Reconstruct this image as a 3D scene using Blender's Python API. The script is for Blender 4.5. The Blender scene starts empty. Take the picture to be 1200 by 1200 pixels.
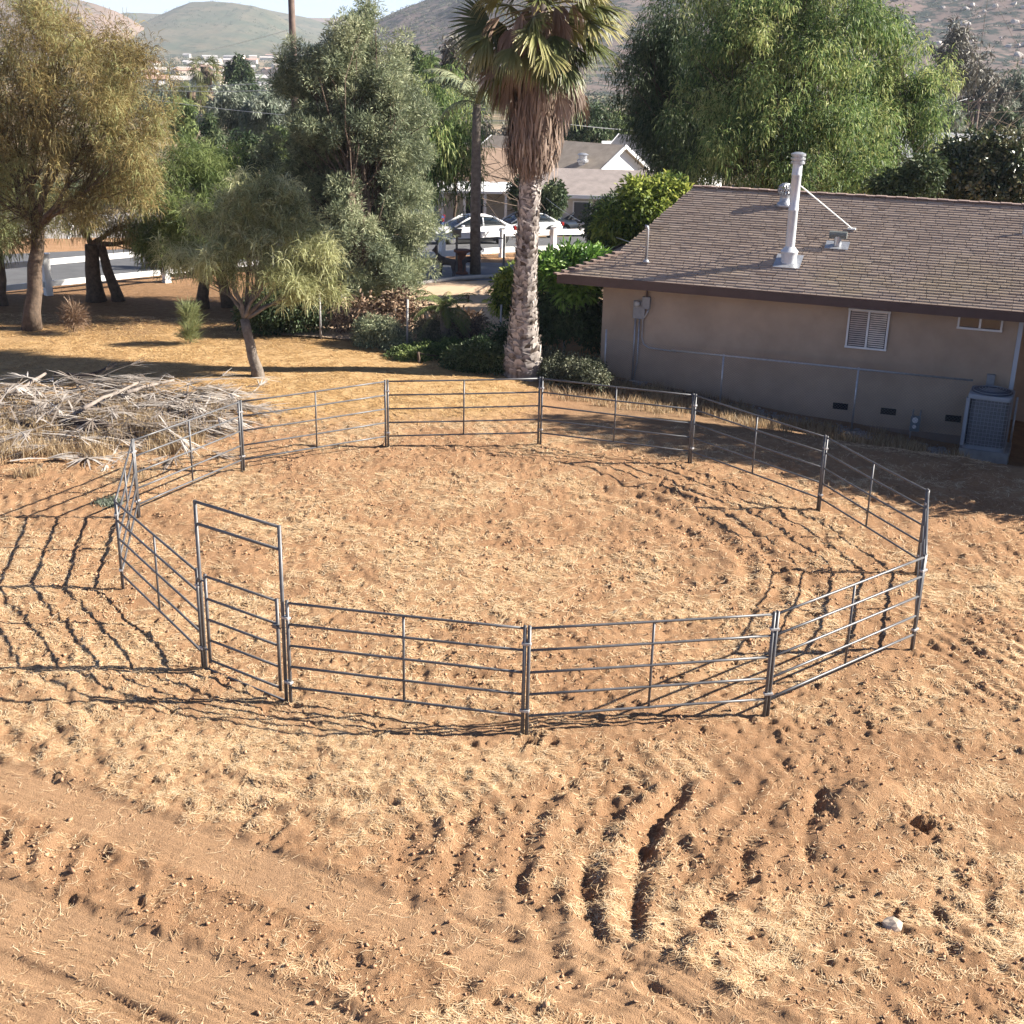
import bpy, math, random
import numpy as np
from mathutils import Matrix, Vector
R_ = math.radians
sc = bpy.context.scene
COL = sc.collection
rng = np.random.default_rng(11)
random.seed(5)

# ------------------------------------------------------------------ camera
CH, CP, CR, CF = 8.39089640, 0.34744379, 0.02368598, 1489.96674   # height, pitch, roll, focal length in 1/1200 of the frame
cp, sp, cr, sr = math.cos(CP), math.sin(CP), math.cos(CR), math.sin(CR)
_r0, _u0 = np.array([1., 0, 0]), np.array([0, sp, cp])
FW = np.array([0, cp, -sp]); RT = cr*_r0 + sr*_u0; UP = -sr*_r0 + cr*_u0
cam = bpy.data.cameras.new('camera'); camo = bpy.data.objects.new('camera', cam); COL.objects.link(camo)
cam.sensor_width = 36; cam.lens = 36*CF/1200; cam.clip_start = .1; cam.clip_end = 20000
camo.matrix_world = Matrix(((RT[0], UP[0], -FW[0], 0), (RT[1], UP[1], -FW[1], 0), (RT[2], UP[2], -FW[2], CH), (0, 0, 0, 1)))
sc.camera = camo
# ------------------------------------------------------------------ light
SUN_EL, SUN_AZ = R_(30.0), R_(3.5)            # azimuth measured from +X towards +Y
w = bpy.data.worlds.new('World'); sc.world = w; w.use_nodes = True
nt = w.node_tree; nt.nodes.clear()
sky = nt.nodes.new('ShaderNodeTexSky'); sky.sky_type = 'NISHITA'; sky.sun_disc = False
sky.sun_elevation = SUN_EL; sky.sun_rotation = R_(90) - SUN_AZ
sky.air_density = .5; sky.dust_density = .0; sky.ozone_density = 2.0; sky.altitude = 300
bg = nt.nodes.new('ShaderNodeBackground'); bg.inputs[1].default_value = 0.05
wo = nt.nodes.new('ShaderNodeOutputWorld')
tn = nt.nodes.new('ShaderNodeMix'); tn.data_type = 'RGBA'; tn.blend_type = 'MULTIPLY'; tn.inputs[0].default_value = 1; tn.inputs[7].default_value = (.95, 1.0, 1.14, 1)
nt.links.new(sky.outputs[0], tn.inputs[6]); nt.links.new(tn.outputs[2], bg.inputs[0]); nt.links.new(bg.outputs[0], wo.inputs[0])
sl = bpy.data.lights.new('sun', 'SUN'); sl.energy = 5.0; sl.angle = R_(.5); sl.color = (1, .935, .83)
so = bpy.data.objects.new('sun', sl); COL.objects.link(so)
sdir = Vector((math.cos(SUN_EL)*math.cos(SUN_AZ), math.cos(SUN_EL)*math.sin(SUN_AZ), math.sin(SUN_EL)))
so.rotation_euler = sdir.to_track_quat('Z', 'Y').to_euler(); so.location = (60, 0, 60)
vs = sc.view_settings; vs.view_transform = 'Standard'; vs.look = 'None'; vs.exposure = 1.72; vs.gamma = 1; vs.use_curve_mapping = False
sc.cycles.max_bounces = 6; sc.cycles.transparent_max_bounces = 6; sc.cycles.diffuse_bounces = 3

# ------------------------------------------------------------------ noise
_tab = np.random.default_rng(3).random((256, 256))
def vn(x, y, s, seed=0):
    x = np.asarray(x)/s + seed*17.31; y = np.asarray(y)/s + seed*7.77
    xi = np.floor(x).astype(int); yi = np.floor(y).astype(int); fx = x-xi; fy = y-yi
    fx = fx*fx*(3-2*fx); fy = fy*fy*(3-2*fy)
    a = _tab[xi & 255, yi & 255]; b = _tab[(xi+1) & 255, yi & 255]; c = _tab[xi & 255, (yi+1) & 255]; d = _tab[(xi+1) & 255, (yi+1) & 255]
    return (a*(1-fx)+b*fx)*(1-fy)+(c*(1-fx)+d*fx)*fy
def fbm(x, y, s, n=4, seed=0):
    o = 0; a = 1; t = 0
    for i in range(n): o = o + a*(vn(x, y, s/2**i, seed+i)-.5); t += a; a *= .55
    return o/t
def sst(a, b, x):
    t = np.clip((np.asarray(x, float)-a)/(b-a), 0, 1); return t*t*(3-2*t)

# ------------------------------------------------------------------ terrain (large shape)
HC = np.array([1.17, 35.9]); HD = np.array([.9405, -.3398]); HN = np.array([.3398, .9405])   # house: eave corner, along, back
_ty = np.array([-1e5, 50, 68, 100, 250, 600, 1000, 2000, 2600, 1e5]); _tz = np.array([0, 0, -1.2, -4.3, -8, -12, -14, -11, -4, 20])
def terrain(x, y):
    x = np.asarray(x, float); y = np.asarray(y, float)
    z = np.interp(y, _ty, _tz)
    u = (x-HC[0])*HD[0] + (y-HC[1])*HD[1]; v = (x-HC[0])*HN[0] + (y-HC[1])*HN[1]
    z = z - (.27+.085*np.clip(u, 0, 13))*sst(-2.2, 1.2, u)*sst(-5.6, -.2, v)*(1-sst(14, 24, v))
    return z
def ray(px, py):
    d = FW + RT*(px-600)/CF - UP*(py-600)/CF
    return d/d[1]
def AT(px, py, Y):                     # the point at depth Y seen at a spot of the photograph
    d = ray(px, py); return np.array([d[0]*Y, Y, CH+d[2]*Y])
def G(px, py):                         # the ground point there
    d = ray(px, py); Y = 6.0
    while Y < 4000:
        if CH+d[2]*Y <= terrain(d[0]*Y, Y): break
        Y += .02 if Y < 120 else 1
    return np.array([d[0]*Y, Y, float(terrain(d[0]*Y, Y))])
def ZPL(px, py, z):
    d = ray(px, py); t = (z-CH)/d[2]; return np.array([d[0]*t, t, z])
def PXS(Y): return Y*1.04/CF           # metres per photo pixel at depth Y

# ------------------------------------------------------------------ materials
def mat(name, col, rough=.7, metal=0, var=.0, scale=4.0, bump=0, bscale=30, spec=.4, col2=None, coords='Object', detail=6, thr=(.35, .65)):
    m = bpy.data.materials.new(name); m.use_nodes = True; n = m.node_tree.nodes; l = m.node_tree.links
    b = n['Principled BSDF']; b.inputs['Roughness'].default_value = rough; b.inputs['Metallic'].default_value = metal
    b.inputs['Specular IOR Level'].default_value = spec
    b.inputs['Base Color'].default_value = (*col, 1)
    if var or col2 or bump:
        tc = n.new('ShaderNodeTexCoord')
    if var or col2:
        no = n.new('ShaderNodeTexNoise'); no.inputs['Scale'].default_value = scale; no.inputs['Detail'].default_value = detail; no.inputs['Roughness'].default_value = .65
        l.new(tc.outputs[coords], no.inputs['Vector'])
        rp = n.new('ShaderNodeValToRGB'); c2 = col2 or tuple(c*(1-var) for c in col)
        rp.color_ramp.elements[0].position = thr[0]; rp.color_ramp.elements[1].position = thr[1]
        rp.color_ramp.elements[0].color = (*c2, 1); rp.color_ramp.elements[1].color = (*col, 1)
        l.new(no.outputs['Fac'], rp.inputs[0]); l.new(rp.outputs[0], b.inputs['Base Color'])
    if bump:
        n2 = n.new('ShaderNodeTexNoise'); n2.inputs['Scale'].default_value = bscale; n2.inputs['Detail'].default_value = 6
        l.new(tc.outputs[coords], n2.inputs['Vector'])
        bp = n.new('ShaderNodeBump'); bp.inputs['Strength'].default_value = bump; bp.inputs['Distance'].default_value = .02
        l.new(n2.outputs['Fac'], bp.inputs['Height']); l.new(bp.outputs[0], b.inputs['Normal'])
    return m
def leafmat(name, cols, trans=.3, rough=.55, spec=.25):
    """colour ramp over a per-leaf random number 'tint'"""
    m = bpy.data.materials.new(name); m.use_nodes = True; n = m.node_tree.nodes; l = m.node_tree.links
    b = n['Principled BSDF']; b.inputs['Roughness'].default_value = rough; b.inputs['Specular IOR Level'].default_value = spec
    at = n.new('ShaderNodeAttribute'); at.attribute_name = 'tint'
    rp = n.new('ShaderNodeValToRGB'); els = rp.color_ramp.elements
    for i, c in enumerate(cols):
        p = i/(len(cols)-1)
        e = els[0] if i == 0 else (els[len(els)-1] if i == len(cols)-1 else els.new(p))
        e.position = p; e.color = (*c, 1)
    l.new(at.outputs['Fac'], rp.inputs[0]); l.new(rp.outputs[0], b.inputs['Base Color'])
    tr = n.new('ShaderNodeBsdfTranslucent'); mx = n.new('ShaderNodeMixShader'); mx.inputs[0].default_value = trans
    l.new(rp.outputs[0], tr.inputs[0]); l.new(b.outputs[0], mx.inputs[1]); l.new(tr.outputs[0], mx.inputs[2])
    l.new(mx.outputs[0], n['Material Output'].inputs[0])
    return m

# ------------------------------------------------------------------ object helpers
def tag(o, label=None, cat=None, group=None, kind=None):
    if label: o['label'] = label
    if cat: o['category'] = cat
    if group: o['group'] = group
    if kind: o['kind'] = kind
    return o
def thing(name, label, cat, loc=(0, 0, 0), rz=0, group=None):
    o = bpy.data.objects.new(name, None); COL.objects.link(o); o.location = tuple(float(v) for v in loc); o.rotation_euler = (0, 0, rz)
    o.empty_display_size = .2
    return tag(o, label, cat, group)
def npmesh(name, V, F, m, parent=None, tint=None, smooth=False, loc=None, attrs=None, matidx=None):
    me = bpy.data.meshes.new(name); V = np.ascontiguousarray(V, dtype=np.float32); F = np.ascontiguousarray(F, dtype=np.int32)
    k = F.shape[1]
    me.vertices.add(len(V)); me.vertices.foreach_set('co', V.ravel())
    me.loops.add(F.size); me.loops.foreach_set('vertex_index', F.ravel())
    me.polygons.add(len(F)); me.polygons.foreach_set('loop_start', np.arange(0, F.size, k, dtype=np.int32)); me.polygons.foreach_set('loop_total', np.full(len(F), k, dtype=np.int32))
    if smooth: me.polygons.foreach_set('use_smooth', np.ones(len(F), dtype=bool))
    al = dict(attrs or {})
    if tint is not None: al['tint'] = tint
    for kx, a in al.items():
        at = me.attributes.new(kx, 'FLOAT', 'POINT'); at.data.foreach_set('value', np.ascontiguousarray(a, dtype=np.float32))
    me.update(calc_edges=True); me.validate()
    me.materials.append(m)
    o = bpy.data.objects.new(name, me); COL.objects.link(o)
    if parent: o.parent = parent
    if loc is not None: o.location = tuple(float(v) for v in loc)
    return o
class MB:
    """collects simple solids into one mesh"""
    def __init__(s): s.v = []; s.f = []
    def add(s, vs, fs):
        o = len(s.v); s.v += [tuple(map(float, p)) for p in vs]; s.f += [tuple(i+o for i in f) for f in fs]; return s
    def box(s, c, d, rz=0, taper=1.0):
        x, y, z = d[0]/2, d[1]/2, d[2]/2; ca, sa = math.cos(rz), math.sin(rz); vs = []
        for k, t in ((-1, 1), (1, taper)):
            for a, b in ((-1, -1), (1, -1), (1, 1), (-1, 1)):
                X, Y = a*x*t, b*y*t; vs.append((c[0]+X*ca-Y*sa, c[1]+X*sa+Y*ca, c[2]+k*z))
        return s.add(vs, [(3, 2, 1, 0), (4, 5, 6, 7), (0, 1, 5, 4), (1, 2, 6, 5), (2, 3, 7, 6), (3, 0, 4, 7)])
    def tube(s, pts, r, n=8, caps=True):
        pts = [Vector(p) for p in pts]; rs = r if isinstance(r, (list, tuple, np.ndarray)) else [r]*len(pts)
        o = []; 
        t0 = (pts[1]-pts[0]).normalized(); ref = Vector((0, 0, 1)) if abs(t0.z) < .9 else Vector((1, 0, 0))
        for i, p in enumerate(pts):
            t = ((pts[min(i+1, len(pts)-1)]-pts[max(i-1, 0)])).normalized()
            a = t.cross(ref); 
            if a.length < 1e-4: a = t.cross(Vector((0, 1, 0)))
            a.normalize(); b = t.cross(a)
            for k in range(n):
                q = 2*math.pi*k/n; o.append(p+(a*math.cos(q)+b*math.sin(q))*rs[i])
        f = []
        for i in range(len(pts)-1):
            for k in range(n): f.append((i*n+k, i*n+(k+1) % n, (i+1)*n+(k+1) % n, (i+1)*n+k))
        if caps: f.append(tuple(range(n))[::-1]); f.append(tuple((len(pts)-1)*n+k for k in range(n)))
        return s.add(o, f)
    def lathe(s, prof, c=(0, 0, 0), n=20, ax='z'):
        vs = []; f = []
        for (r, z) in prof:
            for k in range(n):
                q = 2*math.pi*k/n; X, Y, Z = r*math.cos(q), r*math.sin(q), z
                if ax == 'y': X, Y, Z = X, Z, Y
                if ax == 'x': X, Y, Z = Z, X, Y
                vs.append((c[0]+X, c[1]+Y, c[2]+Z))
        for i in range(len(prof)-1):
            for k in range(n): f.append((i*n+k, i*n+(k+1) % n, (i+1)*n+(k+1) % n, (i+1)*n+k))
        f.append(tuple(range(n))[::-1]); f.append(tuple((len(prof)-1)*n+k for k in range(n)))
        return s.add(vs, f)
    def prism(s, poly, ext):
        n = len(poly); e = Vector(ext); vs = [Vector(p) for p in poly]+[Vector(p)+e for p in poly]
        return s.add(vs, [tuple(range(n))[::-1], tuple(range(n, 2*n))]+[(i, (i+1) % n, n+(i+1) % n, n+i) for i in range(n)])
    def build(s, name, m, parent=None, smooth=False, bevel=0, loc=None, fix=True):
        import bmesh
        me = bpy.data.meshes.new(name); me.from_pydata(s.v, [], s.f); me.update()
        if fix:
            bm = bmesh.new(); bm.from_mesh(me); bmesh.ops.recalc_face_normals(bm, faces=bm.faces); bm.to_mesh(me); bm.free()
        if smooth:
            for p in me.polygons: p.use_smooth = True
        me.materials.append(m); o = bpy.data.objects.new(name, me); COL.objects.link(o)
        if parent: o.parent = parent
        if loc is not None: o.location = tuple(float(v) for v in loc)
        if bevel:
            b = o.modifiers.new('bevel', 'BEVEL'); b.width = bevel; b.segments = 2; b.limit_method = 'ANGLE'
        return o
def copy_tree(o, parent=None):
    c = o.copy(); COL.objects.link(c)
    if parent: c.parent = parent
    for ch in list(o.children): copy_tree(ch, c)
    return c
def retag(o, label): o['label'] = label; return o
# ================================================================== GROUND
PEN = np.array([[-2.99, 15.45], [0.23, 14.66], [3.52, 15.34], [6.11, 17.44], [7.12, 20.65], [6.1, 23.87], [3.86, 26.51], [0.58, 27.63], [-2.84, 27.31], [-5.69, 25.43], [-7.04, 22.45], [-6.36, 19.15], [-4.38, 16.4]])
PC = PEN.mean(0)
def axis(fine_lo, fine_hi, step, lo, hi, grow):
    a = [fine_lo]; 
    while a[-1] < fine_hi: a.append(a[-1]+step)
    s = step; up = []
    v = a[-1]
    while v < hi: s = min(s*grow, 400); v += s; up.append(v)
    s = step; dn = []; v = fine_lo
    while v > lo: s = min(s*grow, 400); v -= s; dn.append(v)
    return np.array(dn[::-1]+a+up)
gx = axis(-11, 10.5, .035, -5200, 5200, 1.07)
gy = [7.6]
while gy[-1] < 9000:
    Y = gy[-1]; gy.append(Y + (max(.028, .0028*(Y-7)*1.15+.02) if Y < 30 else min(.09*1.05**(len(gy)-_n30), 300)))
    if Y < 30: _n30 = len(gy)
gy = np.array([-4000, -800, -160, -30, -6, 1, 5, 6.6]+gy)
X, Yg = np.meshgrid(gx, gy)
def polydist(x, y, pts):
    """distance to a polyline, signed offset, and length along it"""
    best = np.full(x.shape, 1e9); off = np.zeros(x.shape); al = np.zeros(x.shape); acc = 0
    for (a, b) in zip(pts[:-1], pts[1:]):
        a = np.array(a[:2]); b = np.array(b[:2]); d = b-a; L = np.hypot(*d); d = d/L
        t = np.clip((x-a[0])*d[0]+(y-a[1])*d[1], 0, L); qx = x-a[0]-d[0]*t; qy = y-a[1]-d[1]*t
        ds = np.hypot(qx, qy); s = qx*-d[1]+qy*d[0]; k = ds < best
        best = np.where(k, ds, best); off = np.where(k, s, off); al = np.where(k, acc+t, al); acc += L
    return best, off, al
def gpl(*pts): return [ZPL(px, py, 0)[:2] for px, py in pts]
near = (Yg < 33) & (np.abs(X) < 16)
x, y = X[near], Yg[near]
def detail(x, y):
    rp = np.hypot(x-PC[0], y-PC[1])
    lane = np.zeros(x.shape); z = np.zeros(x.shape); furrow = np.zeros(x.shape)
    warp = fbm(x, y, 1.2, 3, 40)*.35
    # smooth wheel lanes across the left foreground
    for pts, wd, dep in ((gpl((-260, 985), (120, 1120), (330, 1205), (480, 1290)), .62, .045), (gpl((-200, 850), (180, 975), (420, 1060), (760, 1180), (900, 1260)), .42, .035),
                         (gpl((-200, 1080), (120, 1190), (260, 1260)), .4, .03), (gpl((560, 1060), (760, 1135), (980, 1250)), .34, .03)):
        d, o, a = polydist(x, y, pts); dj = d+fbm(x, y, .35, 2, 9)*.12
        k = 1-sst(wd*.72, wd, dj); lane = np.maximum(lane, k)
        z += -dep*k + k*.013*np.sin(o*2*math.pi/.105)*sst(-.25, .1, fbm(x, y, .7, 2, 28)) + .022*np.exp(-((dj-wd*1.05)/.07)**2)
        kb = np.exp(-((dj-wd*1.9)/(wd*.65))**2)          # lug marks beside the lane
        z += .036*kb*np.clip(np.sin((a+.5*np.abs(o))*2*math.pi/.46+warp*3), -.2, 1)*sst(-.1, .18, fbm(x, y, 1.6, 2, 77)+.05)
    # deep curved ruts right of the middle
    for pts, wd, dep in ((gpl((800, 925), (772, 955), (757, 1000), (745, 1060), (742, 1098)), .13, .26), (gpl((720, 925), (690, 985), (684, 1040), (694, 1080), (722, 1115), (760, 1150)), .12, .14),
                         (gpl((850, 1050), (810, 1085), (760, 1120), (700, 1142)), .12, .13), (gpl((960, 925), (950, 960), (948, 1002)), .12, .17), (gpl((925, 990), (905, 1012), (870, 1035)), .1, .10),
                         (gpl((640, 925), (612, 985), (612, 1040), (640, 1095)), .12, .09), (gpl((550, 960), (535, 1000), (520, 1060)), .12, .10), (gpl((480, 970), (470, 1010), (478, 1060)), .1, .07),
                         (gpl((880, 985), (872, 1005), (872, 1030)), .1, .12), (gpl((1090, 1050), (1110, 1085), (1118, 1115)), .1, .11), (gpl((1010, 1030), (1060, 1000), (1110, 968)), .1, .08),
                         (gpl((1150, 1020), (1156, 1045), (1160, 1070)), .09, .09), (gpl((800, 985), (815, 1005), (800, 1040)), .08, .07), (gpl((1160, 1165), (1120, 1180), (1080, 1172)), .12, .06)):
        d, o, a = polydist(x+warp*.25, y+fbm(x, y, .5, 3, 44)*.12, pts)
        L = a.max()*1.0; ends = sst(0, .25, a)*(1-sst(L-.25, L, a))
        dn = d*(1+1.2*fbm(x, y, .22, 3, 31))
        dep *= .44; z += -dep*np.exp(-(dn/(wd*.8))**2)*(.25+1.3*vn(x, y, .28, 8)) + dep*.26*np.exp(-((d-wd*2.1)/(wd*.9))**2)*(.1+1.4*vn(x, y, .25, 12))
        furrow = np.maximum(furrow, np.exp(-(d/(wd*3))**2))
    # shallow tyre arcs sweeping along the main rut
    d, o, a = polydist(x, y, gpl((840, 880), (800, 925), (772, 955), (757, 1000), (745, 1060), (750, 1105), (790, 1150)))
    L = a.max(); kk_ = np.exp(-((o+.3)/1.9)**2)*sst(0, .5, a)*(1-sst(L-.6, L, a))*sst(-.16, .08, fbm(x, y, .9, 2, 85))
    z += kk_*.024*np.sin((o+warp*.25)*2*math.pi/.40)+kk_*.010*np.sin((a*1.0+o*.5)*2*math.pi/.17)
    # arcs dragged round the pen, inside and outside
    for rr, am in ((5.0, .035), (3.6, .022), (8.3, .03)):
        z += am*np.exp(-((rp-rr+warp)/.9)**2)*np.sin((rp+warp*1.3)*2*math.pi/.55)*sst(-.1, .15, fbm(x, y, 2.2, 2, 61))
    # the ruts east of the pen, running away to the right
    k = sst(4.5, 7, x)*(1-sst(14, 20, np.abs(y-16)*1.6)); z += k*.05*np.sin((y*.96-.35*x+warp*1.6)*2*math.pi/.8)*sst(-.15, .2, fbm(x, y, 1.5, 2, 62))
    rough = (1-.85*lane)
    z += -.028*rough*np.clip(np.abs(vn(x+.4*vn(x, y, .5, 80), y*1.6, .34, 81)-.5)*2-.55, 0, 1)*2; rk_ = (x*.42-y*.91)+warp*.5; z += .016*rough*np.sin(rk_*2*math.pi/.24)*sst(-.05, .2, fbm(x, y, 1.3, 2, 83))*(1-sst(5.2, 6.6, rp))+.014*rough*np.sin((x*.93+y*.36+warp*.4)*2*math.pi/.27)*sst(0, .2, fbm(x, y, 1.5, 2, 84))*sst(6.6, 7.6, rp); z += fbm(x, y, 2.6, 4, 1)*.14*(1-.6*lane) + fbm(x, y, .55, 4, 5)*.06*rough + fbm(x, y, .13, 3, 15)*.05*rough+fbm(x, y, .07, 2, 18)*.012 - .055*rough*(np.abs(vn(x, y, .21, 24)-.5)+.6*np.abs(vn(x, y, .11, 25)-.5))*sst(-.2, .1, fbm(x, y, .8, 2, 27))
    cl = vn(x, y, .075, 21); z += np.clip(cl-.66, 0, 1)*.13*rough*sst(-.15, .1, fbm(x, y, .9, 2, 23))
    return z, lane, furrow, rp
z, lane, furrow, rp = detail(x, y)
# hoof and foot prints
dents = []
for i in range(1300):
    a = rng.uniform(0, 2*math.pi)
    if i < 620: r = 6.6*math.sqrt(rng.random()); q = PC+np.array([math.cos(a), math.sin(a)])*r
    else: q = np.array([rng.uniform(-8.5, 8.5), rng.uniform(8.3, 19)])
    dents.append((q[0], q[1], rng.uniform(.045, .09), rng.uniform(.012, .042), rng.uniform(0, 6.28)))
for px, py, r, dep in ((1082, 966, .18, .13), (770, 1103, .13, .05), (620, 868, .13, .10), (645, 868, .1, .07), (905, 845, .1, .06), (1075, 770, .1, .06), (960, 608, .12, .05)):
    q = ZPL(px, py, 0); dents.append((q[0], q[1], r, dep, 0))
mounds = [(*ZPL(1030, 932, 0)[:2], .34, .2), (*ZPL(1000, 945, 0)[:2], .25, .08), (*ZPL(748, 1105, 0)[:2], .2, .07), (*ZPL(820, 1110, 0)[:2], .3, .07)]
# scatter them through a coarse bucket of points
order = np.argsort(y, kind='stable'); ys = y[order]
for dx, dy, r, dep, an in dents:
    i0, i1 = np.searchsorted(ys, (dy-2.4*r, dy+2.4*r)); s = order[i0:i1]
    s = s[np.abs(x[s]-dx) < 2.4*r]
    if not len(s): continue
    ex = (x[s]-dx)*math.cos(an)+(y[s]-dy)*math.sin(an); ey = (-(x[s]-dx)*math.sin(an)+(y[s]-dy)*math.cos(an))*1.35
    d = np.hypot(ex, ey)/r*(1+1.1*(vn(x[s], y[s], .07, 66)-.5)); z[s] += (-dep*(1-sst(.5, 1.1, d)) + .35*dep*np.exp(-((d-1.35)/.28)**2))*(1-.75*lane[s])
for dx, dy, r, dep in mounds:
    z += dep*np.exp(-((x-dx)**2+(y-dy)**2)/r**2)
fade = (1-sst(28, 32.5, y))*(1-sst(12, 15.5, np.abs(x)))
Z = terrain(X, Yg)
Z[near] += z*fade
far = (~near) & (Yg < 70)
Z[far] += fbm(X[far], Yg[far], 3.0, 3, 2)*.12*sst(30, 34, np.maximum(Yg[far], np.where(np.abs(X[far]) > 15, 34, 0)))
m2 = near & (Yg > 27); Z[m2] += fbm(X[m2], Yg[m2], .8, 3, 6)*.07*sst(27, 31, Yg[m2])
# how much straw lies where
st = .33 + 1.15*fbm(X, Yg, 2.4, 4, 50) + .5*fbm(X, Yg, .5, 2, 52)
def blob(px, py, rx, ry):
    q = ZPL(px, py, 0); return np.exp(-((X-q[0])/rx)**2-((Yg-q[1])/ry)**2)
st += .40*blob(240, 880, 3.2, .8) + .28*blob(470, 920, 1.8, .8) + .45*blob(960, 1110, 1.4, .8) + .3*blob(820, 900, 1.2, .6) + .35*blob(1100, 1050, 1.0, .8) + .25*blob(400, 640, 2.5, 1.5)+.2*blob(150, 760, 2, 2) \
    - .5*blob(930, 880, 1.0, .7) - .35*blob(870, 640, 1.6, 1.6) - .3*blob(480, 545, 3, 1.0) - .35*blob(1100, 880, 1.4, .5) - .35*blob(150, 1040, 2.2, .7)-.3*blob(1120, 620, 2, 2)
st = np.clip(st, 0, 1)
LN = np.zeros(X.shape); LN[near] = lane; FU = np.zeros(X.shape); FU[near] = furrow
st = st*(1-.6*LN)*(1-.45*FU)
hu = (X-HC[0])*HD[0] + (Yg-HC[1])*HD[1]; hv = (X-HC[0])*HN[0] + (Yg-HC[1])*HN[1]
needle = sst(28.6, 31, Yg+fbm(X, Yg, 2, 2, 70)*2)*(1-sst(-1.5, 1.0, X-(Yg-30)*.15))*(1-sst(39, 43, Yg+.28*X+3))
litter = sst(36.5, 40, Yg+fbm(X, Yg, 1.5, 3, 71)*4)*(1-sst(46, 50, Yg))*(1-sst(-7, -4, X))
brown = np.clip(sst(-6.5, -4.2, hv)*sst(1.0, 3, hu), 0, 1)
gcol = sst(62, 90, Yg)
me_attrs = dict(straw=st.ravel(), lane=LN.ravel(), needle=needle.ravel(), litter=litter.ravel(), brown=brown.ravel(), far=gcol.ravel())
ny, nx = X.shape
idx = np.arange(ny*nx).reshape(ny, nx)
F = np.stack([idx[:-1, :-1], idx[:-1, 1:], idx[1:, 1:], idx[1:, :-1]], -1).reshape(-1, 4)
gm = bpy.data.materials.new('dry_earth'); gm.use_nodes = True; n = gm.node_tree.nodes; l = gm.node_tree.links
b = n['Principled BSDF']; b.inputs['Roughness'].default_value = .95; b.inputs['Specular IOR Level'].default_value = .1
tc = n.new('ShaderNodeTexCoord')
def attr(k): a = n.new('ShaderNodeAttribute'); a.attribute_name = k; return a.outputs['Fac']
def noise(s, d=6, r=.6): a = n.new('ShaderNodeTexNoise'); a.inputs['Scale'].default_value = s; a.inputs['Detail'].default_value = d; a.inputs['Roughness'].default_value = r; l.new(tc.outputs['Object'], a.inputs['Vector']); return a.outputs['Fac']
def mth(op, a, b_, cl=False):
    q = n.new('ShaderNodeMath'); q.operation = op; q.use_clamp = cl
    for i, v in enumerate((a, b_)):
        if isinstance(v, (int, float)): q.inputs[i].default_value = v
        else: l.new(v, q.inputs[i])
    return q.outputs[0]
def mixc(f, a, b_):
    q = n.new('ShaderNodeMix'); q.data_type = 'RGBA'
    if isinstance(f, float): q.inputs[0].default_value = f
    else: l.new(f, q.inputs[0])
    for i, v in ((6, a), (7, b_)):
        if isinstance(v, tuple): q.inputs[i].default_value = (*v, 1)
        else: l.new(v, q.inputs[i])
    return q.outputs[2]
def rampf(f, lo, hi):
    q = n.new('ShaderNodeMapRange'); q.inputs[1].default_value = lo; q.inputs[2].default_value = hi; l.new(f, q.inputs[0]); return q.outputs[0]
D1, D2, D3 = (.43, .25, .135), (.325, .182, .096), (.51, .32, .185)
dirt = mixc(rampf(noise(1.1), .35, .65), D2, D1)
dirt = mixc(mth('MULTIPLY', rampf(noise(9, 8, .7), .5, .68), .6), dirt, D3)
dirt = mixc(mth('MULTIPLY', rampf(noise(26, 4, .7), .55, .7), .5), dirt, (.20, .105, .06))
dirt = mixc(mth('MULTIPLY', attr('lane'), .55), dirt, (.49, .305, .175))
fib = mth('MULTIPLY', rampf(noise(17, 8, .78), .44, .62), rampf(mth('ADD', attr('straw'), mth('MULTIPLY', mth('SUBTRACT', noise(2.6, 5), .5), .9)), .22, .75))
c = mixc(mth('MULTIPLY', fib, .85), dirt, (.58, .40, .23))
nd = mixc(rampf(noise(3.1, 8, .7), .3, .7), (.46, .275, .125), (.68, .47, .235))
nd = mixc(mth('MULTIPLY', rampf(noise(14, 6, .75), .5, .66), .55), nd, (.22, .12, .055))
c = mixc(mth('MULTIPLY', attr('needle'), .95), c, nd)
lt = mixc(rampf(noise(5, 8, .7), .35, .65), (.15, .085, .045), (.30, .175, .09))
c = mixc(mth('MULTIPLY', attr('litter'), .8), c, lt)
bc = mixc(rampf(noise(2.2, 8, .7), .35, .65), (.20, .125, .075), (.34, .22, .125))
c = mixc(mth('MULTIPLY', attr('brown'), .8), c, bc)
fc = mixc(rampf(noise(.012, 8, .65), .42, .56), (.10, .10, .055), (.34, .25, .17))
fc = mixc(mth('MULTIPLY', rampf(noise(.045, 8, .7), .5, .6), .7), fc, (.075, .085, .045))
c = mixc(attr('far'), c, fc)
l.new(c, b.inputs['Base Color'])
bp = n.new('ShaderNodeBump'); bp.inputs['Strength'].default_value = 1.0; bp.inputs['Distance'].default_value = .035
l.new(mth('ADD', noise(30, 6, .75), noise(75, 3, .7)), bp.inputs['Height']); l.new(bp.outputs[0], b.inputs['Normal'])
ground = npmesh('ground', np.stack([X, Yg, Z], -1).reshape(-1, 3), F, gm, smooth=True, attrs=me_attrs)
tag(ground, kind='structure')
def zat(x, y):
    x = np.atleast_1d(np.asarray(x, float)); y = np.atleast_1d(np.asarray(y, float))
    i = np.clip(np.searchsorted(gx, x)-1, 0, nx-2); j = np.clip(np.searchsorted(gy, y)-1, 0, ny-2)
    fx = (x-gx[i])/(gx[i+1]-gx[i]); fy = (y-gy[j])/(gy[j+1]-gy[j])
    return (Z[j, i]*(1-fx)+Z[j, i+1]*fx)*(1-fy)+(Z[j+1, i]*(1-fx)+Z[j+1, i+1]*fx)*fy
def z1(x, y): return float(zat(x, y)[0])
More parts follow.
